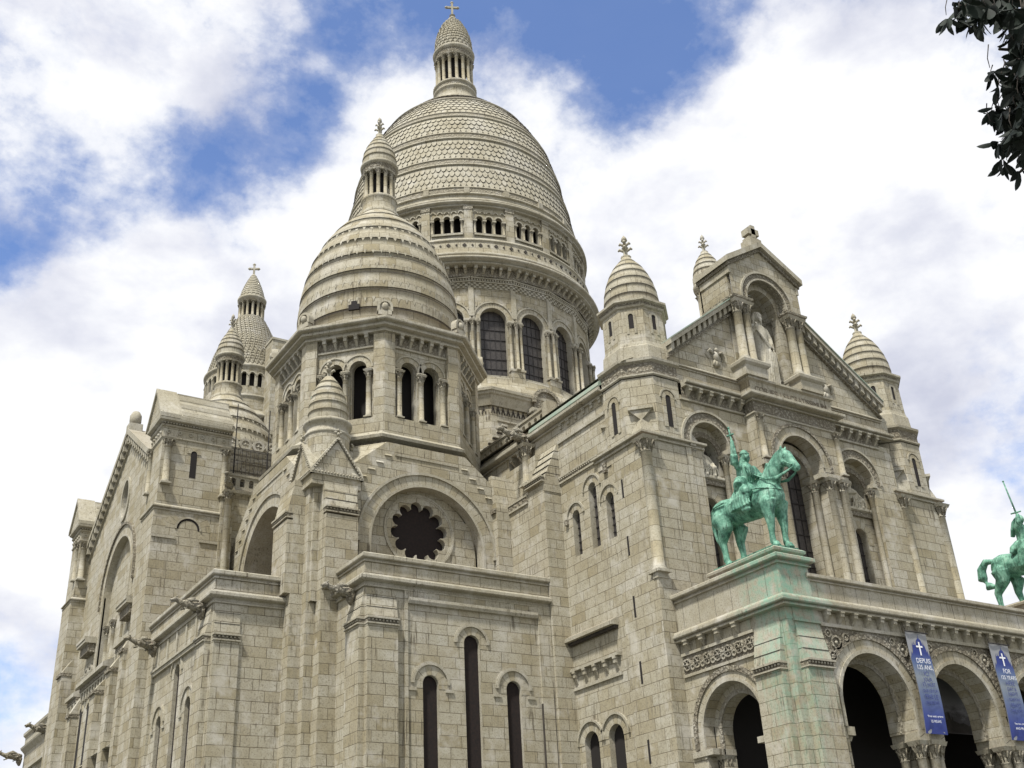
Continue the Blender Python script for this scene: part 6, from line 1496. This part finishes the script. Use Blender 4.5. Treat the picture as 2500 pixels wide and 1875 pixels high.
# reliefs in the side arches
def relief(xc, y, z, left, label):
    r = thing('stone_relief', (xc, y, z), label, 'relief', 'carved figures in the facade arches'); b = MB()
    def Q(a, c, d): return (xc+a, y+c, z+d)
    s = 1 if left else -1
    b.tube([Q(0, .1, .1), Q(0, -.02, .5), Q(0, -.05, .9), Q(0, 0, 1.25), Q(0, 0, 1.36)], [(.62, .36), (.58, .36), (.40, .26), (.38, .22), (.15, .12)], 'statue', 12)
    b.tube([Q(0, -.02, 1.35), Q(0, -.05, 1.48)], .1, 'statue', 8); b.ball(Q(0, -.07, 1.62), (.14, .16, .19), 'statue', 10); b.ball(Q(0, -.0, 1.68), (.18, .16, .18), 'statue', 8)
    limb(b, [Q(-.34, -.02, 1.2), Q(-.5, -.15, .95), Q(-.2*s-.2, -.38, .98)], [.13, .11, .08], 'statue'); limb(b, [Q(.34, -.02, 1.2), Q(.5, -.12, .9), Q(.36, -.36, .72)], [.13, .11, .08], 'statue')
    for w in (-1, 1): limb(b, [Q(w*.2, -.1, .55), Q(w*.28, -.48, .52), Q(w*.26, -.46, .1)], [.17, .14, .11], 'statue')
    for k in range(7): x = -.42+k*.14; b.tube([Q(x*.8, -.42, .72-.05*(k % 3)), Q(x, -.52, .4), Q(x*1.25, -.44, .05)], [.04, .05, .06], 'statue', 6)
    limb(b, [Q(-.72, .05, .1), Q(-.70, .02, .62), Q(-.66, 0, .86)], [.17, .15, .1], 'statue'); b.ball(Q(-.64, -.03, 1.02), .12, 'statue', 8)
    if not left: limb(b, [Q(.70, .05, .1), Q(.68, .02, .52), Q(.64, 0, .74)], [.16, .14, .1], 'statue'); b.ball(Q(.62, -.03, .9), .11, 'statue', 8)
    b.box(xc-.88, xc+.88, y-.5, y+.5, z-.08, z+.06, 'statue')
    o = b.build('figure'); remesh(o, .03, 1); setp(o, r)
relief(36.36, 38.02, 22.22, True, 'pale stone figure group in the carved arch left of the great window')
relief(46.98, 38.02, 22.22, False, 'pale stone figure group in the carved arch right of the great window')

# ============================================================ banners
def bannermat(name, top):
    m, t, b = mat(name)
    P = t.add('ShaderNodeNewGeometry').outputs['Position']; s = t.add('ShaderNodeSeparateXYZ'); t.l.new(P, s.inputs[0])
    v = t.math('DIVIDE', t.math('SUBTRACT', s.outputs[2], 8.88), 4.3)
    if top: c = t.ramp(v, [(0, (.27, .28, .295, 1)), (1, (.27, .28, .295, 1))])
    else: c = t.ramp(v, [(.0, (.022, .038, .20, 1)), (.16, (.035, .058, .24, 1)), (.36, (.11, .15, .26, 1)), (.52, (.20, .235, .27, 1)), (.66, (.085, .13, .26, 1)), (.76, (.016, .034, .19, 1)), (1, (.012, .028, .17, 1))])
    t.put(b.inputs['Base Color'], c); b.inputs['Roughness'].default_value = .7
    MT[name] = m
bannermat('banner_cloth', True); bannermat('banner_print', False)
MT['white_print'] = flat('white_print', (.75, .77, .8), .7); MT['blue_print'] = flat('blue_print', (.03, .045, .20), .7)
def banner(xl, w, lines, label):
    th = thing('banner', (xl+w/2, 30.5, 8.9), label, 'banner', 'vertical banners on the arcade piers')
    def X(u): return xl+u*w
    def pt(u, v, d=0): return (xl+u*w-.10*(1-v), 30.46-d-.05*sin(v*5)-.03*sin(u*9+v*3)*(1-v*.6), 8.83+v*4.22)
    b = MB(); N_ = 16
    for i in range(N_):
        for j in range(8):
            for d in (0, -.012): b.face([pt(j/8, i/N_, d), pt((j+1)/8, i/N_, d), pt((j+1)/8, (i+1)/N_, d), pt(j/8, (i+1)/N_, d)], 'banner_cloth', smooth=True)
    b.tube([(xl-.05, 30.46, 13.05), (xl+w+.05, 30.46, 13.05)], .03, 'iron', 6)
    for u in (0, w): b.tube([(xl+u, 30.46, 13.05), (xl+u, 30.6, 13.5)], .012, 'iron', 5); b.tube([(xl+u-.16, 30.46, 8.84), (xl+u-.16, 30.78, 8.7)], .01, 'iron', 5)
    b.build('cloth', th)
    b = MB()
    prof = [(.0, .0), (1, 0), (1.0, .74), (.955, .80), (.93, .76), (.90, .83), (.86, .80), (.80, .87), (.765, .875), (.75, .915), (.73, .875), (.70, .875), (.66, .915), (.60, .935), (.56, .94), (.545, .985), (.53, .94), (.49, .935), (.43, .915), (.39, .87), (.33, .87), (.315, .91), (.30, .87), (.25, .865), (.235, .90), (.215, .86), (.19, .80), (.13, .77), (.10, .80), (.07, .76), (.0, .73)]
    vs = [Vector(p) for p in prof]; es = [(i, (i+1) % len(prof)) for i in range(len(prof))]
    extra = [Vector((j/8, i/N_)) for i in range(1, N_) for j in range(9) if i/N_ < .72]
    r = delaunay_2d_cdt(vs+extra, es, [], 0, 1e-6)
    for tri in r[2]:
        c = sum((Vector(r[0][k]) for k in tri), Vector((0, 0)))/3
        if pip(c, prof):
            q = [r[0][k] for k in tri]; b.face([pt(p[0], p[1], .024) for p in q], 'banner_print', smooth=True)
    b.build('print', th)
    b = MB()
    for (u0, u1, v0, v1) in ((.475, .535, .765, .90), (.36, .65, .845, .862)): b.face([pt(u0, v0, .05), pt(u1, v0, .05), pt(u1, v1, .05), pt(u0, v1, .05)], 'white_print')
    b.build('cross', th)
    for txt, v, sz, m in lines:
        y = 30.46-.03-.05*sin(v*5)
        o = lettering(txt, (xl+w*.5-.10*(1-v), y-.06, 8.83+v*4.22), sz, (pi/2, radians(-1.2), 0), th, m, .001)
banner(39.42, 1.33, [('DEPUIS', .685, .285, 'white_print'), ('125 ANS,', .62, .265, 'white_print'), ('ICI', .555, .27, 'blue_print'), ('JOUR', .50, .23, 'blue_print'), ('ET NUIT', .45, .22, 'blue_print'), ("QUELQU'UN", .395, .17, 'blue_print'), ('PRIE LE', .33, .26, 'blue_print'), ('SEIGNEUR', .28, .18, 'blue_print'), ('Vous aussi, prenez', .155, .13, 'white_print'), ('LE RELAIS', .105, .15, 'white_print')], 'blue and grey banner reading DEPUIS 125 ANS, hung between the first two porch arches')
banner(44.98, 1.38, [('FOR', .685, .285, 'white_print'), ('125 YEARS', .62, .24, 'white_print'), ('HERE', .555, .27, 'blue_print'), ('DAY &', .50, .22, 'blue_print'), ('NIGHT', .45, .22, 'blue_print'), ('SOMEONE', .395, .17, 'blue_print'), ('PRAYS', .33, .24, 'blue_print'), ('THE LORD', .28, .18, 'blue_print'), ('You too, come', .155, .13, 'white_print'), ('AND PRAY', .105, .15, 'white_print')], 'blue and grey banner reading FOR 125 YEARS, hung right of the second porch arch')

# dark landscape picture hanging inside the porch
def muralmat():
    m, t, b = mat('dark_landscape_print')
    P = t.add('ShaderNodeNewGeometry').outputs['Position']; s = t.add('ShaderNodeSeparateXYZ'); t.l.new(P, s.inputs[0])
    v = t.math('DIVIDE', t.math('SUBTRACT', s.outputs[2], 9.7), 3.3)
    n = t.noise(t.mapv(P, (.8, 1, 2.2)), 2.0, 6, .65)
    c = t.ramp(t.math('ADD', v, t.math('MULTIPLY', t.math('SUBTRACT', n, .5), .5)), [(.0, (.05, .045, .04, 1)), (.2, (.085, .08, .08, 1)), (.35, (.30, .30, .32, 1)), (.75, (.20, .21, .23, 1)), (1, (.12, .125, .14, 1))])
    t.put(b.inputs['Base Color'], c); b.inputs['Roughness'].default_value = .6; MT['mural'] = m
muralmat()
th = thing('picture_panel', (45.2, 33.4, 9.7), 'large dark landscape picture with a hilltop church skyline, seen through the second porch arch', 'picture')
b = MB(); b.box(42.0, 47.1, 33.38, 33.44, 9.62, 13.1, 'mural'); b.build('panel', th)
b = MB(); sky_ = [(42.0, 9.66), (47.1, 9.66), (47.1, 9.95), (46.6, 10.0), (46.2, 10.02), (45.9, 10.12), (45.6, 10.08), (45.35, 10.16), (45.2, 10.2), (45.16, 10.42), (45.12, 10.2), (45.05, 10.24), (45.0, 10.5), (44.95, 10.56), (44.9, 10.5), (44.86, 10.24), (44.8, 10.2), (44.76, 10.4), (44.72, 10.18), (44.5, 10.1), (44.0, 10.05), (43.2, 9.98), (42.0, 9.98)]
b.fprism(FS(33.38), sky_, 0, .006, 'darkstone'); b.build('skyline', th)

# ============================================================ tree overhanging at the upper right
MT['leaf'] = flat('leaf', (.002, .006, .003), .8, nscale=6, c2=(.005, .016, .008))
MT['bark'] = flat('bark', (.05, .04, .03), .9, nscale=8, c2=(.025, .02, .015), bump=.03)
tr = thing('broadleaf_tree', (11.6, 1.8, 0), 'dark leafy branches of a nearby tree hanging into the upper right corner', 'tree')
rng = random.Random(11); CAMP = Vector((0, 0, 1.6))
def at_px(px, py, d): return CAMP+pdir(px, py)*d
b = MB(); trunk = Vector((11.6, 1.8, 0))
crown_c = at_px(2900, -250, 9.5)
b.tube([trunk, trunk+Vector((.05, .1, 1.5)), trunk+Vector((-.2, .3, 3.4)), Vector((11.0, 2.6, 6.0)), Vector((9.6, 3.4, 8.2))], [.26, .21, .18, .13, .08], 'bark', 12)
tips = [(2330, 20, 7.0), (2440, 120, 7.2), (2450, 300, 7.0), (2490, 420, 7.3), (2520, 60, 7.4), (2700, 200, 7.8), (2850, -200, 8.4), (2600, -350, 8.0), (3050, 100, 8.6), (2750, 420, 8.0), (3200, -350, 9.0), (2400, -200, 7.4)]
limbs = []
for (x, y, d) in tips:
    e = at_px(x, y, d); s = Vector((11.0, 2.6, 6.0)) if y < -100 else Vector((9.6, 3.4, 8.2)); mid = (s+e)/2+Vector((0, 0, .35))
    b.tube([s, mid, e], [.055, .03, .008], 'bark', 7); limbs.append((s, mid, e))
b.build('trunk', tr)
leaf_b = MB()
def leaf(p, d, nrm, L, wd):
    d = d.normalized(); s = d.cross(nrm).normalized(); n2 = s.cross(d).normalized()
    prev = None
    for k, (t_, w) in enumerate(((0, .08), (.2, .62), (.45, 1.0), (.7, .95), (.88, .55), (1.0, .02))):
        c = p+d*L*t_+n2*(-.10*L*t_*t_); a = c+s*wd*w*.5+n2*wd*.16*w; e = c-s*wd*w*.5+n2*wd*.16*w
        if prev: leaf_b.face([prev[0], prev[1], c, a], 'leaf', smooth=True); leaf_b.face([prev[1], prev[2], e, c], 'leaf', smooth=True)
        prev = (a, c, e)
def whorl(c, down, n, L):
    base = Vector((rng.uniform(-1, 1), rng.uniform(-1, 1), rng.uniform(-.8, .5))).normalized()*(1-down)+Vector((0, 0, -1))*down
    u = base.cross(Vector((.3, .9, .2))).normalized(); v = base.cross(u)
    for k in range(n):
        a = 2*pi*k/n+rng.uniform(-.3, .3); d = base*rng.uniform(.3, 1.1)+(u*cos(a)+v*sin(a))*rng.uniform(.5, .95)+Vector((0, 0, -.35)); LL = L*rng.uniform(.75, 1.15)
        leaf(c+d*.012, d, (base+Vector((rng.uniform(-.5, .5), rng.uniform(-.5, .5), rng.uniform(-.2, .6)))).normalized(), LL, LL*rng.uniform(.30, .44))
    leaf_b.tube([c-base*.02, c-base*.07+Vector((.02, 0, .03)), c-base*.12+Vector((.05, -.02, .08))], [.002, .003, .004], 'bark', 4)
SP_ = []
def scatter(x0, y0, x1, y1, n, jit):
    for i in range(n): t_ = rng.random(); SP_.append((x0+(x1-x0)*t_+rng.gauss(0, jit), y0+(y1-y0)*t_+rng.gauss(0, jit), rng.uniform(6.4, 7.9)))
scatter(2335, 10, 2400, 0, 7, 9); SP_ += [(2312, 42, 6.9), (2330, 48, 6.9), (2352, 30, 7.0), (2375, 55, 7.0), (2398, 48, 6.9)]
scatter(2400, 10, 2500, 10, 20, 16); scatter(2474, 40, 2496, 250, 44, 10); scatter(2505, 0, 2515, 260, 46, 12)
SP_ += [(2420, 172, 6.8), (2424, 176, 6.9), (2452, 215, 6.9), (2440, 208, 6.8)]
scatter(2430, 265, 2500, 285, 20, 10); scatter(2455, 295, 2495, 365, 16, 9); scatter(2485, 250, 2510, 395, 22, 8); SP_ += [(2428, 262, 6.9), (2420, 282, 6.9), (2440, 345, 6.9), (2447, 385, 6.8), (2455, 398, 6.9), (2490, 412, 6.9), (2438, 300, 6.8)]
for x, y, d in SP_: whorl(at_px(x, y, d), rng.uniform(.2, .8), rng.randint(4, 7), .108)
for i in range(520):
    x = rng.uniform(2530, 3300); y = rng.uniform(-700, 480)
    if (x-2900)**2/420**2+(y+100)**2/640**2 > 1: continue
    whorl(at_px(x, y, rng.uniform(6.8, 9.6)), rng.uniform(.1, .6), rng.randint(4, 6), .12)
leaf_b.build('crown', tr)
